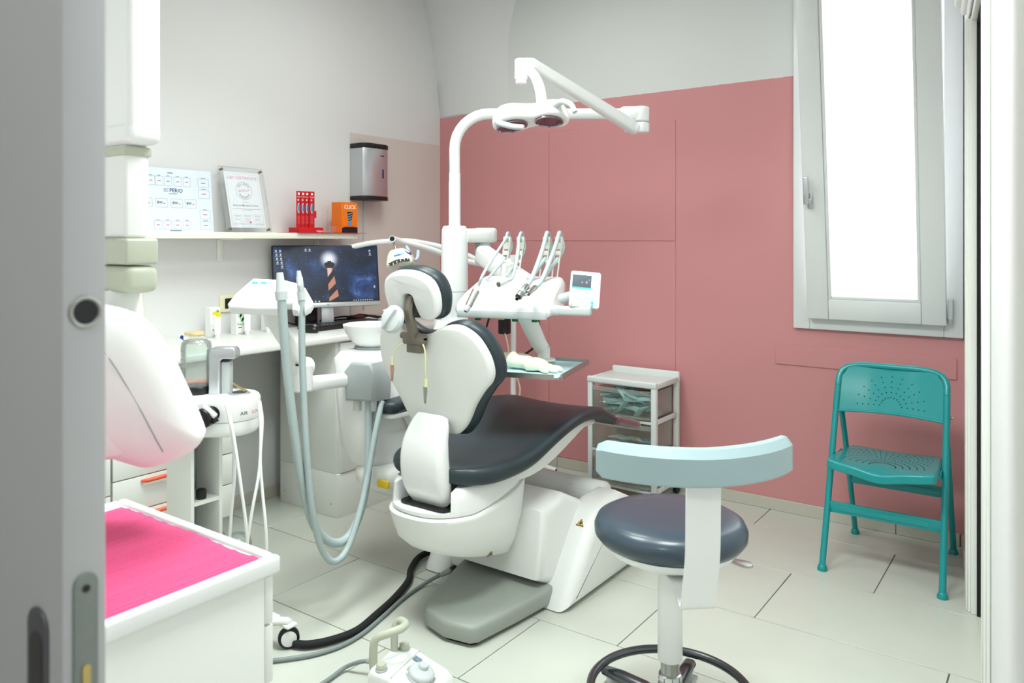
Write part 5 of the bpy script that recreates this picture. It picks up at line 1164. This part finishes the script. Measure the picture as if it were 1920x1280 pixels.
# trolley column: panels, shelves, base
PG = mat('trolley_grey', (150,158,158), .5)
kx0, kx1, ky0, ky1 = -2.325, -2.19, 1.365, 1.475
obj('side_panel', rbox(kx0, kx1, ky0, ky0+.012, .10, .697, .002), LACQ, at); obj('side_panel', rbox(kx0, kx1, ky1-.012, ky1, .10, .697, .002), LACQ, at)
obj('back_panel', rbox(kx0, kx0+.01, ky0+.0122, ky1-.0122, .10, .697), PG, at)
for z in (.10, .48): obj('shelf', rbox(kx0+.0102, kx1-.001, ky0+.0122, ky1-.0122, z, z+.012, .001, 1), LACQ, at)
obj('bottom_shelf', rbox(-2.36, -2.06, 1.34, 1.60, .086, .0995, .006, 2), LACQ, at)
for (x, y) in ((-2.03,1.605),(-2.03,1.33),(-2.38,1.33),(-2.38,1.605)):
    lg = obj('leg', tube([(-2.2,1.46,.093),((x-2.2)/2,(y+1.46)/2,.09),(x,y,.086)], [.018,.016,.012], 10, 2), LACQ, at)
    obj('castor_fork', join(cyl((x,y,.09),(x,y,.066),.009,10), rbox_c((x,y-.0,.074),(.04,.04,.010),.004)), PLA, at)
    w_ = obj('castor_wheel', xf(cyl((-.011,0,0),(.011,0,0),.0335,26,bev=.004), Matrix.Translation((x+.0,y,.034)) @ Matrix.Rotation(-.6,4,'Z')), BLACK, at)
    obj('wheel_disc', xf(join(cyl((.0112,0,0),(.014,0,0),.0245,22,bev=.002), cyl((-.014,0,0),(-.0112,0,0),.0245,22,bev=.002)), Matrix.Translation((x,y,.034)) @ Matrix.Rotation(-.6,4,'Z')), PLA, at)
jar = thing('clear_jar', 'empty clear plastic jar standing upside down on the trolley', 'jar', (-2.115, 1.475, .0995))
obj('wall', lathe([(.044,.001),(.044,.255),(.040,.275),(.030,.282),(.026,.282),(.038,.272),(.041,.252),(.041,.001)], 30, (-2.115,1.475,.0995), cap0=False, cap1=False), GLASS, jar, ang=60)
obj('base', lathe([(.027,.2785),(.001,.2745)], 24, (-2.115,1.475,.0995), cap0=False), GLASS, jar)
tag(obj('black_bottle_cap', lathe([(.015,0),(.016,.004),(.016,.026),(.012,.030),(.002,.031)], 20, (-2.215,1.415,.4925)), BLACK), 'small black cap standing on the trolley shelf', 'cap')

# ================================================================== HOSES ON THE FLOOR, FOOT CONTROL
tag(obj('floor_hose', tube([(-2.014, 1.612, 0.016), (-1.972, 1.635, 0.016), (-1.934, 1.694, 0.016), (-1.913, 1.785, 0.016), (-1.94, 1.901, 0.016), (-1.978, 2.031, 0.016), (-2.035, 2.163, 0.016), (-2.094, 2.238, 0.016), (-2.147, 2.338, 0.016), (-2.149, 2.411, 0.018), (-2.135, 2.469, 0.02)], .0125, 12, 6), BLACKM, ang=70), 'thick black sleeved hose curving over the floor to the trolley wheel', 'hose')
pc = thing('grey_cable', 'grey cord plugged into the chair base and running over the floor', 'cord', (-2.014, 2.241, 0))
obj('cord', tube([(-1.907, 2.23, 0.055), (-1.949, 2.214, 0.03), (-1.976, 2.169, 0.009), (-1.96, 2.053, 0.009), (-1.92, 1.906, 0.009), (-1.894, 1.795, 0.009), (-1.892, 1.701, 0.009), (-1.92, 1.617, 0.009), (-1.976, 1.539, 0.009), (-2.032, 1.484, 0.009)], .0068, 10, 6), CORD, pc, ang=70)
obj('plug', cyl((-1.894, 2.242, 0.062), (-1.924, 2.218, 0.045), .011, 12, .008, .002), GREYP, pc)
fc0 = Vector((-1.515, 1.625, 0)); 
fc = thing('foot_control', 'white dental foot control with round grey button and carry handle', 'foot control', tuple(fc0), math.radians(12))
MFc = Matrix.Translation(fc0) @ Matrix.Rotation(math.radians(12), 4, 'Z') @ Matrix.Scale(.84, 4)
def fo(name, g, m, ang=45): return obj(name, xf(g, MFc), m, fc, ang=ang)
# housing: raised rear (far left), sloping deck to the near right
prf = [(-.115,.0),(-.118,.105),(-.105,.125),(-.03,.118),(-.018,.110),(.085,.075),(.108,.055),(.112,.0)]
fo('housing', fmap(slab(prf, .20, .016, 4), lambda u,z,t: (u, -.10+t, z+.003)), PLAW)
fo('deck_seam', rbox(-.0265,-.0245,-.094,.094,.1165,.1185), GREYP)
fo('kick_plate', mv(slab(rrect(.11,.16,.03,5), .012, .004), .085,-.02,.001), GREYP)
sl = math.atan2(.035, .103)
MB_ = Matrix.Translation((.036,-.005,.0945)) @ Matrix.Rotation(sl, 4, 'Y')
fo('button_ring', xf(lathe([(.050,0),(.051,.003),(.046,.006)], 32), MB_), GREYP)
fo('button', xf(lathe([(.044,.004),(.045,.012),(.041,.019),(.034,.0215),(.001,.0225)], 32), MB_), LGREY, 50)
fo('button_knob', xf(mv(lathe([(.017,.020),(.0175,.028),(.014,.033),(.001,.034)], 22), -.006,.012,0), MB_), LGREY, 50)
for (y) in (-.072,.072):
    fo('side_button_ring', lathe([(.021,.0),(.022,.004),(.018,.006)], 22, (-.075,y,.122)), GREYP); fo('side_button', lathe([(.0165,.0),(.0168,.016),(.014,.019),(.001,.019)], 22, (-.075,y,.126)), BEIGE)
fo('label', xf(quad(-.014,.014,-.012,.012), MB_ @ Matrix.Translation((-.048,.055,.0035))), mat('label_blue_grey',(120,140,156),.4))
fo('carry_handle', tube([(-.112,-.055,.06),(-.118,-.055,.14),(-.112,-.052,.205),(-.075,-.035,.226),(-.045,.0,.232),(-.05,.04,.230),(-.085,.058,.226),(-.10,.05,.20),(-.098,.045,.125)], [.013,.014,.014,.014,.014,.014,.014,.013,.013], 10, 4), BEIGE, 60)
for k in range(4):
    a = .6+k*PI/2; fo('screw', xf(lathe([(.0055,0),(.005,.002),(.001,.002)], 10, (.047*math.cos(a),.047*math.sin(a),.004)), MB_), PLA)
fcd = thing('pedal_lead', 'grey cord running from the foot control towards the cabinet', 'cord', (-1.783, 1.603, 0))
obj('cord', tube([(-1.699, 1.649, 0.045), (-1.739, 1.631, 0.035), (-1.782, 1.613, 0.012), (-1.777, 1.553, 0.009), (-1.774, 1.494, 0.009), (-1.773, 1.399, 0.009)], .0062, 10, 6), CORD, fcd, ang=70)
obj('strain_relief', cyl((-1.693, 1.652, 0.047), (-1.713, 1.641, 0.042), .010, 12, .008), GREYP, fcd)

# ================================================================== STOOL
s0 = Vector((-.859, 1.907, 0))
so = thing('dentist_stool', 'round slate grey dentist stool with curved grey backrest and chrome footring', 'stool', tuple(s0))
zs = .515
obj('seat_cushion', lathe([(.10,zs-.004),(.166,zs-.004),(.186,zs+.003),(.197,zs+.018),(.198,zs+.036),(.190,zs+.054),(.17,zs+.065),(.12,zs+.070),(.001,zs+.071)], 56, (s0.x,s0.y,0)), VINYL2, so, ang=70)
obj('seat_pan', lathe([(.05,zs-.05),(.12,zs-.045),(.165,zs-.022),(.172,zs-.005),(.10,zs-.0045)], 40, (s0.x,s0.y,0)), PLA, so, ang=50)
Ld = Vector((.5835,-.8121,0)); Lr = Vector((.8121,.5835,0))
obj('sleeve', cyl((s0.x,s0.y,.20),(s0.x,s0.y,zs-.049),.0325,26,bev=.003), PLA, so)
obj('gas_column', cyl((s0.x,s0.y,.14),(s0.x,s0.y,.205),.0245,24), STEEL, so)
obj('hub_collar', lathe([(.027,.165),(.030,.163),(.031,.15),(.028,.146),(.0305,.142),(.0335,.135),(.0335,.06),(.03,.055)], 28, (s0.x,s0.y,0)), CHROME, so)
DKM = mat('dark_polished_metal', (96,98,102), .25, .8, var=.2, scale=30)
fr_c = (s0.x, s0.y, .118)
obj('foot_ring', torus(fr_c, .208, .0115, 64, 12), DKM, so, ang=80)
for k in range(5):
    a = math.radians(99+72*k); ca, sa = math.cos(a), math.sin(a)
    lg = obj('leg', fmap(slab([(.02,.062),(.02,.098),(.08,.108),(.16,.106),(.215,.098),(.225,.088),(.215,.078),(.14,.076),(.08,.070)], .036, .012, 3), lambda r,z,t: (s0.x+r*ca-(t-.018)*sa, s0.y+r*sa+(t-.018)*ca, z)), DKM, so, ang=50)
    cx_, cy_ = s0.x+.195*ca, s0.y+.195*sa
    cs = obj('castor', join(cyl((cx_,cy_,.055),(cx_,cy_,.085),.012,12), xf(lathe([(.024,-.019),(.027,-.015),(.028,0),(.027,.015),(.024,.019)],22), Matrix.Translation((cx_,cy_,.029)) @ Matrix.Rotation(a+.5,4,'Z') @ Matrix.Rotation(PI/2,4,'X')), rbox_c((cx_,cy_,.052),(.044,.044,.012),.005)), LGREY, so)
    obj('castor_hub', xf(join(mv(lathe([(.015,0),(.016,.002),(.012,.003),(.001,.003)],18),0,0,.019), mv(lathe([(.015,0),(.016,-.002),(.012,-.003),(.001,-.003)],18),0,0,-.019)), Matrix.Translation((cx_,cy_,.029)) @ Matrix.Rotation(a+.5,4,'Z') @ Matrix.Rotation(PI/2,4,'X')), ALU, cs)
# strap from under the seat up to the backrest
sd = (Ld*.994+Lr*.11).normalized(); sp = Vector((-sd.y, sd.x, 0))
path = [(.02,zs-.054),(.09,zs-.054),(.15,zs-.062),(.185,zs-.080),(.200,zs-.085),(.212,zs-.074),(.222,zs-.03),(.238,zs+.03),(.244,zs+.08),(.246,zs+.16),(.248,zs+.235)]
pp = catmull([(p[0],p[1],0) for p in path], 4); R = []
for i, p in enumerate(pp):
    a, b_ = pp[max(0,i-1)], pp[min(len(pp)-1,i+1)]; t_ = (b_-a).normalized(); n_ = Vector((t_.y,-t_.x,0)); hw_ = .041 if p.y > zs-.06 or p.x > .15 else .036
    row = []
    for s1, n1 in ((-hw_,-.004),(hw_,-.004),(hw_,.004),(-hw_,.004)):
        q = p+n_*n1; w = s0+sd*q.x+sp*s1; row.append((w.x, w.y, q.y))
    R.append(row)
obj('back_strap', rings(R), PLA, so, ang=35)
# backrest: curved bar
bc_ = s0+sd*-.055+Lr*.0; bR = .335; R = []
nb = 28
for k in range(nb+1):
    f = -1+2*k/nb; a = f*math.radians(44); dr = sd*math.cos(a)+sp*math.sin(a); th = .052*(1-.25*abs(f)**3); hh = .082
    row = []
    ins = 0. if abs(f) < .93 else (abs(f)-.93)/.07
    for q in [( -th/2,-hh/2+.006),(-th/2+.006,-hh/2),(th/2-.004,-hh/2),(th/2,-hh/2+.005),(th/2,hh/2-.018),(th/2-.016,hh/2),(-th/2+.012,hh/2),(-th/2,hh/2-.010)]:
        s_ = 1-.35*ins**2; w = bc_+dr*(bR+q[0]*s_); row.append((w.x, w.y, .785+q[1]*(1-.22*ins**2)+.004*abs(f)))
    R.append(row)
obj('backrest', rings(R), mat('pale_blue_grey_vinyl',(156,178,182),.4,coat=.15,var=.02,bump=.05,bscale=400), so, ang=30)
ln_ = Lr*.8+Ld*.3
obj('height_lever', fmap(slab(smooth2([(.0,-.012),(.03,-.012),(.075,-.026),(.10,-.016),(.104,.004),(.09,.020),(.03,.012),(0,.012)],3), .006, .002), lambda u,v,t: (s0.x+.125*Lr.x+u*ln_.x-v*ln_.y, s0.y+.125*Lr.y+u*ln_.y+v*ln_.x, zs-.050+t-.1*u)), STEEL, so)

# ================================================================== FOLDING CHAIR
fx0, fx1 = -.798, -.388
fch = thing('folding_chair', 'teal metal folding chair under the window', 'folding chair', (-.593, 3.46, 0))
TR = .0125
def ft(z): return 3.215+.30*z          # front tube line
HOLE = mat('dark_hole', (14,60,58), .8)
yt = lambda z: ft(z)
for x, sgn in ((fx0,1),(fx1,-1)):
    lg = obj('front_leg', tube([(x-.004*sgn,3.213,.02),(x,ft(.35),.35),(x+.004*sgn,ft(.62),.62),(x+.006*sgn,ft(.70),.70)], TR, 14), TEAL, fch)
    obj('rubber_foot', lathe([(.019,.0005),(.019,.008),(.014,.022),(.011,.024)], 16, (x-.004*sgn,3.213,0)), TEAL, lg)
    rl = obj('rear_leg', tube([(x+.014*sgn,3.700,.02),(x+.014*sgn,3.56,.36),(x+.014*sgn,3.435,.63)], .0115, 14), TEAL, fch)
    obj('rubber_foot', lathe([(.018,.0005),(.018,.008),(.013,.022),(.0105,.024)], 16, (x+.014*sgn,3.700,0)), TEAL, rl)
    obj('pivot_bolt', cyl((x-.014*sgn,3.425,.615),(x+.022*sgn,3.425,.615),.006,10), STEEL, fch)
    obj('side_bracket', fmap(slab([(3.30,.405),(3.46,.40),(3.46,.43),(3.31,.432)], .004), lambda y,z,t: (x+.013*sgn-.002+t, y, z)), TEAL, fch)
# top hoop
hp = []
for k in range(19):
    a = PI*k/18; cxm = (fx0+fx1)/2; w = (fx1-fx0)/2-.006
    X = cxm-w*(abs(math.cos(a))**.42)*(1 if math.cos(a) > 0 else -1); Z = .70+.085*(math.sin(a)**.55); hp.append((X, ft(Z)+.022*math.sin(a), Z))
obj('top_hoop', tube(hp, TR, 14), TEAL, fch, ang=70)
# back panel: curved sheet between the tubes
R0, R1 = [], []
nb = 24
def bp_(f, g):  # f 0..1 across, g 0..1 up
    x = fx0+.006+(fx1-fx0-.012)*f; e = min(f, 1-f); ztop = .70+.085*min(1, (1-(1-min(1, e/.16))**2.2))-.0; zb_ = .600+.006*math.sin(PI*f)
    z = zb_+(ztop-zb_)*g; return Vector((x, ft(z)+.024*math.sin(PI*f)-.002, z))
Vb, Fb = [], []
for s_ in (0, .0035):
    for i in range(nb+1):
        for j in range(9):
            p = bp_(i/nb, j/8); Vb.append((p.x, p.y+s_, p.z))
m_ = (nb+1)*9
for i in range(nb):
    for j in range(8):
        a = i*9+j; Fb.append((a, a+9, a+10, a+1)); Fb.append((a+m_, a+1+m_, a+10+m_, a+9+m_))
for i in range(nb):
    for a, b_ in ((i*9, (i+1)*9), ((i+1)*9+8, i*9+8)): Fb.append((a, a+m_, b_+m_, b_))
bpn = obj('back_panel', (Vb, Fb), TEAL, fch, ang=60)
obj('panel_lip', tube([tuple(bp_(k/nb, 0)) for k in range(nb+1)], .005, 8), TEAL, bpn)
dots = []
def dot(p, n, r=.0028): return xf(lathe([(r,0),(r,.0006),(.0001,.0006)], 7), basis(p, n.cross(Vector((0,0,1))), (0,0,1)))
for k in range(11):
    a = PI*k/10
    for j in range(5):
        r = .035+.022*j if k not in (0,10) else .04+.020*j
        f = .5+(r*math.cos(a))/(fx1-fx0)*1.05; g = .16+(r*math.sin(a))/.18*.92
        if g < .95 and .05 < f < .95: p = bp_(f, g); dots.append(xf(lathe([(.0026,0),(.0026,.0008)], 7), basis((p.x, p.y-.0002, p.z), (1,0,0), (0,.29,.957))))
hl = obj('perforations', join(*dots), HOLE, bpn); hl['kind'] = 'stuff'
# seat
sy0, sy1 = 3.185, 3.555
so_ = smooth2([(-.205,3.215),(-.185,3.19),(-.10,3.18),(0,3.178),(.10,3.18),(.185,3.19),(.205,3.215),(.2,3.35),(.185,3.50),(.16,3.545),(0,3.555),(-.16,3.545),(-.185,3.50),(-.2,3.35)], 4)
def seatz(x, y, z): 
    u = x/.2; return ((fx0+fx1)/2+x*.93, y, .437+z-.012*(y-3.19)/.36+.010*abs(u)**2-.006*math.exp(-((y-3.19)/.05)**2)*(1-abs(u)) - (.012*math.exp(-(u/.35)**2)*math.exp(-((y-3.178)/.05)**2)))
st_o = obj('seat', fmap(slab(so_, .036, .006, 3, 6, r2=.010), lambda x,y,z: seatz(x,y,z-.036)), TEAL, fch, ang=60)
dots = []
for r_i in range(9):
    for k in range(-14, 15):
        a = k*.11; r = .05+.026*r_i; x = r*math.sin(a); y = 3.255+r*math.cos(a)*1.0
        if abs(x) < .165 and 3.24 < y < 3.51:
            p = seatz(x, y, .0004); dots.append(mv(lathe([(.0024,0),(.0024,.0006)], 6), *p))
hl = obj('perforations', join(*dots), HOLE, st_o); hl['kind'] = 'stuff'
for nm, z, y in (('front_crossbar', .235, ft(.235)), ('rear_crossbar', .275, 3.595)):
    off = 0 if nm[0] == 'f' else .014
    c_ = obj(nm, rbox(fx0+.008+off, fx1-.008-off, y-.006, y+.006, z-.022, z+.022, .003), TEAL, fch)
    obj('pressed_rib', xf(slab(rrect(fx1-fx0-.09, .020, .009, 5), .003, .001), basis(((fx0+fx1)/2, y-.006, z), (1,0,0), (0,0,1))), TEAL, c_)

# ================================================================== PLASTIC DRAWER CART
kx0, kx1, ky0, ky1 = -2.022, -1.640, 3.475, 3.765
pcart = thing('drawer_cart', 'white plastic cart with three see-through drawers on black castors', 'drawer cart', ((kx0+kx1)/2, (ky0+ky1)/2, 0))
WPC = mat('cool_white_plastic', (220,226,224), .4, var=.015)
PT = .028
for x in (kx0, kx1-PT):
    for y in (ky0, ky1-PT):
        obj('post', rbox(x, x+PT, y, y+PT, .055, .585, .006, 2), WPC, pcart)
        cxw, cyw = x+PT/2, y+PT/2
        obj('castor', join(cyl((cxw-.012,cyw,.0245),(cxw+.012,cyw,.0245),.024,18,bev=.004), cyl((cxw,cyw,.04),(cxw,cyw,.056),.009,10), rbox_c((cxw,cyw,.040),(.03,.034,.014),.004)), BLACK, pcart)
obj('top_panel', rbox(kx0+.004, kx1-.004, ky0+.01, ky1-.01, .578, .592, .004, 2), WPC, pcart)
for y0, y1, zt in ((ky0-.004, ky0+.020, .606), (ky1-.022, ky1+.002, .625)):
    obj('top_rim', rbox(kx0-.002, kx1+.002, y0, y1, .574, zt, .008, 3), WPC, pcart)
for x0, x1 in ((kx0-.001, kx0+.014), (kx1-.014, kx1+.001)):
    obj('top_side', rbox(x0, x1, ky0+.0205, ky1-.0225, .572, .600, .005, 2), WPC, pcart)
ZL = [.058, .228, .398]
for z in ZL:
    for x0, x1 in ((kx0+.002, kx0+.016), (kx1-.016, kx1-.002)):
        obj('side_rail', rbox(x0, x1, ky0+PT+.0002, ky1-PT-.0002, z, z+.022, .003), WPC, pcart)
    obj('front_rail', rbox(kx0+PT+.0002, kx1-PT-.0002, ky0+.004, ky0+.016, z, z+.014, .003), WPC, pcart)
for i, z in enumerate(ZL):
    x0, x1, y0, y1, z0, z1 = kx0+.031, kx1-.031, ky0-.012, ky1-.03, z+.0225, z+.164
    dr = obj('drawer', join(rbox(x0, x0+.002, y0+.02, y1, z0, z1-.012), rbox(x1-.002, x1, y0+.02, y1, z0, z1-.012), rbox(x0+.002, x1-.002, y1-.002, y1, z0, z1-.012), rbox(x0+.002, x1-.002, y0+.02, y1-.002, z0, z0+.002)), FROST, pcart)
    nb = 12; R = []
    def dfr(k, off): f = k/nb; return x0+(x1-x0)*f, y0+.014-.016*math.sin(PI*f)+off
    R = []
    for k in range(nb+1):
        x, y = dfr(k, 0); R.append([(x,y,z0),(x,y+.003,z0),(x,y+.003,z1-.022),(x,y,z1-.022)])
    obj('drawer_front', rings(R), clear('clear_drawer_front',(252,254,252),gloss=.06,body=.05,bodycol=(226,230,220)), dr)
    R = []
    for k in range(nb+1):
        x, y = dfr(k, -.006); R.append([(x,y,z1-.022),(x,y+.012,z1-.026),(x,y+.012,z1-.002),(x,y,z1-.004)])
    obj('drawer_grip', rings(R), FROST, dr)
    R = []
    for k in range(nb+1):
        x, y = dfr(k, -.003); R.append([(x,y,z0),(x,y+.006,z0),(x,y+.006,z0+.012),(x,y,z0+.012)])
    obj('drawer_foot_lip', rings(R), FROST, dr)
# sterile pouches in the drawers, one by one
POU = [mat('pouch_aqua', (190,234,236), .3, var=.08, scale=30), mat('pouch_white', (240,240,230), .4, var=.05), mat('pouch_teal', (132,200,206), .35, var=.1, scale=30), mat('pouch_lilac', (160,168,206), .35)]
rs = random.Random(12)
def pouch(cx, cy, cz_, L, Wd, ry, rz_, k, lab, grp):
    M = Matrix.Translation((cx, cy, cz_)) @ Matrix.Rotation(rz_, 4, 'Z') @ Matrix.Rotation(ry, 4, 'Y') @ Matrix.Rotation(rs.uniform(-.3,.3), 4, 'X')
    t = thing('instrument_pouch', lab, 'pouch', (cx, cy, cz_), 0, grp)
    V_, F_ = [], []
    for s_ in (1, -1):
        for i in range(9):
            for j in range(5):
                u, v = i/8-.5, j/4-.5; pl = (1-(2*abs(u))**4)*(1-(2*abs(v))**2); zz = s_*(.0006+.011*pl)+.004*math.sin(5*u+k)
                V_.append((u*L, v*Wd, zz))
    for i in range(8):
        for j in range(4): a = i*5+j; F_.append((a,a+5,a+6,a+1)); F_.append((a+45,a+46,a+51,a+50))
    per = [i*5 for i in range(9)]+[40+j for j in range(1,5)]+[i*5+4 for i in range(7,-1,-1)]+[j for j in range(3,0,-1)]
    for a, b_ in zip(per, per[1:]+per[:1]): F_.append((a, a+45, b_+45, b_))
    obj('film', xf((V_, F_), M), POU[k % 4], t, ang=60)
    obj('seal_strip', xf(rbox(L/2-.010, L/2-.002, -Wd/2+.002, Wd/2-.002, -.0016, .0016), M), POU[1] if k % 4 != 1 else POU[2], t)
labs = ['sealed aqua instrument pouch heaped in the top cart drawer', 'sealed white instrument pouch heaped in the top cart drawer', 'sealed dark teal instrument pouch heaped in the top cart drawer', 'sealed lilac instrument pouch heaped in the top cart drawer']
for n in range(34):
    k = (0,2,0,1,0,2,0,3)[n % 8]; lay = n//8
    x = kx0+.105+(n % 5)*.043+rs.uniform(-.012,.012); y = ky0+.05+(n % 4)*.045+rs.uniform(-.01,.01)
    pouch(x, y, .434+.022*lay+rs.uniform(0,.012), rs.uniform(.10,.14), rs.uniform(.045,.065), rs.uniform(-.7,.7), rs.uniform(-.7,.7)+(PI if n % 2 else 0), k, labs[k], 'pouches in the top cart drawer')
for n in range(8):
    k = (1,0,1,2)[n % 4]
    x = kx0+.10+(n % 4)*.06+rs.uniform(-.01,.01); y = ky0+.06+(n//4)*.08
    pouch(x, y, .266+.012*(n//4), rs.uniform(.09,.12), .04, rs.uniform(-.1,.1), rs.uniform(-.6,.6), k, ['pale aqua pouch lying flat in the middle cart drawer','white pouch lying flat in the middle cart drawer','teal pouch lying flat in the middle cart drawer'][k], 'pouches in the middle cart drawer')
tag(obj('pink_bag', blob((kx0+.115, ky0+.10, .118), .06,.06,.036, 31, None, .12), mat('coral_bag',(214,112,112),.5)), 'coral pink bag in the bottom cart drawer', 'bag')
coil = []
for k in range(5*16+1):
    a = 2*PI*k/16; coil.append((kx0+.265+.042*math.cos(a)+.006*math.sin(k*.7), ky0+.075+.030*math.sin(a), .105+.007*(k/16)+.016*math.sin(a)*.5))
tag(obj('coiled_cable', tube(coil, .0045, 8), mat('off_white_cable',(226,226,216),.4), ang=70), 'coiled off-white cable in the bottom cart drawer', 'cable')

# ================================================================== WHITENING LAMP ON STAND
px_, py_ = -2.47, 3.45
wl = thing('whitening_lamp', 'pale whitening lamp on white floor stand with long curved arms', 'lamp', (px_, py_, 0))
obj('pole', cyl((px_,py_,.10),(px_,py_,1.17),.0155,18), PLA, wl)
obj('pole_head', cyl((px_,py_,1.14),(px_,py_,1.22),.022,18,bev=.004), PLA, wl)
for k in range(5):
    a = math.radians(20+72*k); ex_, ey_ = px_+.235*math.cos(a), py_+.235*math.sin(a)
    lg = obj('leg', tube([(px_,py_,.11),(px_+.12*math.cos(a),py_+.12*math.sin(a),.095),(ex_,ey_,.07)], [.018,.016,.012], 10, 3), PLA, wl)
    obj('castor', xf(join(cyl((-.016,0,0),(-.004,0,0),.0275,18,bev=.004), cyl((.004,0,0),(.016,0,0),.0275,18,bev=.004), cyl((-.004,0,0),(.004,0,0),.010,10), cyl((0,0,.0),(0,0,.045),.008,10)), Matrix.Translation((ex_,ey_,.028)) @ Matrix.Rotation(a+.6,4,'Z')), BLACK, lg)
obj('control_box', rbox_c((-2.454, 3.347, 0.866), (.055,.05,.13), .008, 3), BLACK, wl)
obj('box_plug', cyl((-2.434, 3.324, 0.841), (-2.434, 3.324, 0.81), .008, 10), BLACK, wl)
obj('box_cord', tube([(-2.434, 3.324, 0.81), (-2.434, 3.349, 0.748), (-2.437, 3.372, 0.68), (-2.423, 3.431, 0.539), (-2.416, 3.436, 0.482), (-2.428, 3.428, 0.41)], .004, 8, 5), IVORY, wl)
obj('loop_cord', tube([(-2.488, 3.261, 0.902), (-2.504, 3.249, 0.81), (-2.472, 3.272, 0.725), (-2.4, 3.349, 0.675), (-2.301, 3.395, 0.734), (-2.274, 3.415, 0.81), (-2.283, 3.408, 0.902)], .0055, 8, 6), BLACKM, wl)
# two arms
obj('upper_arm', tube([(px_,py_,1.19), (-2.563, 3.33, 1.179), (-2.648, 3.244, 1.226), (-2.744, 3.138, 1.269), (-2.839, 3.034, 1.294), (-2.898, 2.966, 1.294), (-2.984, 2.904, 1.286), (-3.057, 2.852, 1.269), (-3.109, 2.814, 1.252)], .0145, 14, 6), PLA, wl, ang=70)
obj('front_arm', tube([(px_+.0,py_-.02,1.17), (-2.518, 3.24, 1.174), (-2.569, 3.104, 1.204), (-2.622, 2.918, 1.26), (-2.65, 2.775, 1.292), (-2.629, 2.692, 1.303), (-2.606, 2.659, 1.306)], .0155, 14, 6), PLA, wl, ang=70)
obj('arm_end_cap', cyl((-2.606, 2.658, 1.307), (-2.603, 2.655, 1.307), .0115, 16), BLACK, wl)
obj('brace_tube', tube([(-2.703, 3.168, 1.201), (-2.741, 3.178, 1.1), (-2.777, 3.176, 0.927), (-2.787, 3.17, 0.812)], .016, 12, 4), PLAW, wl)
obj('hanger', tube([(-2.629, 2.692, 1.287), (-2.616, 2.689, 1.267), (-2.605, 2.684, 1.247)], .0055, 10, 3), STEEL, wl)
obj('light_cable', tube([(-2.621, 2.771, 1.269), (-2.588, 2.758, 1.244), (-2.571, 2.758, 1.223), (-2.567, 2.773, 1.205), (-2.57, 2.795, 1.218), (-2.582, 2.812, 1.248)], [.008,.006,.004,.005,.009,.009], 10, 5), mat('pale_blue_cable',(190,204,216),.4), wl)
MWl = basis((-2.59, 2.695, 1.214), (.8121,.5835,.07), (-.13,.24,.96))
CRM = mat('cream_plastic', (224,224,208), .4, var=.015)
wo = smooth2([(-.062,-.042),(-.058,.0),(-.045,.03),(-.02,.040),(.02,.042),(.045,.028),(.060,.0),(.064,-.026),(.05,-.038),(.0,-.032),(-.045,-.05)], 4)
lh = obj('lamp_head', xf(mv(slab(wo, .085, .014, 4, r2=.018), 0,0,-.045), MWl), CRM, wl, ang=50)
obj('vent_grille', xf(mv(slab(smooth2([(-.046,-.043),(-.028,-.026),(.01,-.016),(.046,-.014),(.048,-.028),(.01,-.029),(-.03,-.042)],3), .002), 0,0,.0395), MWl), BLACK, lh)
for u, v in ((-.03,-.034),(-.012,-.027),(.006,-.022),(.024,-.020),(.040,-.020)): obj('grille_bar', xf(rbox(u-.0022,u+.0022,v-.006,v+.006,.0416,.044,.001,1), MWl @ Matrix.Rotation(.1,4,'Z')), CRM, lh)
obj('brand_plate', xf(rbox(-.022,.010,.002,.010,.0398,.0408), MWl @ Matrix.Rotation(.17,4,'Z')), mat('bright_blue_print',(30,140,214),.4), lh)
obj('brand_plate', xf(rbox(.0105,.026,.003,.010,.0398,.0408), MWl @ Matrix.Rotation(.17,4,'Z')), mat('pale_blue_print',(150,196,226),.4), lh)
obj('side_vent', xf(slab([(.012*math.cos(2*PI*i/16), .022*math.sin(2*PI*i/16)) for i in range(16)], .003), MWl @ Matrix.Translation((.042,.02,.03)) @ Matrix.Rotation(.8,4,'Z') @ Matrix.Rotation(.9,4,'Y')), mat('violet_grey',(70,74,120),.4), lh)
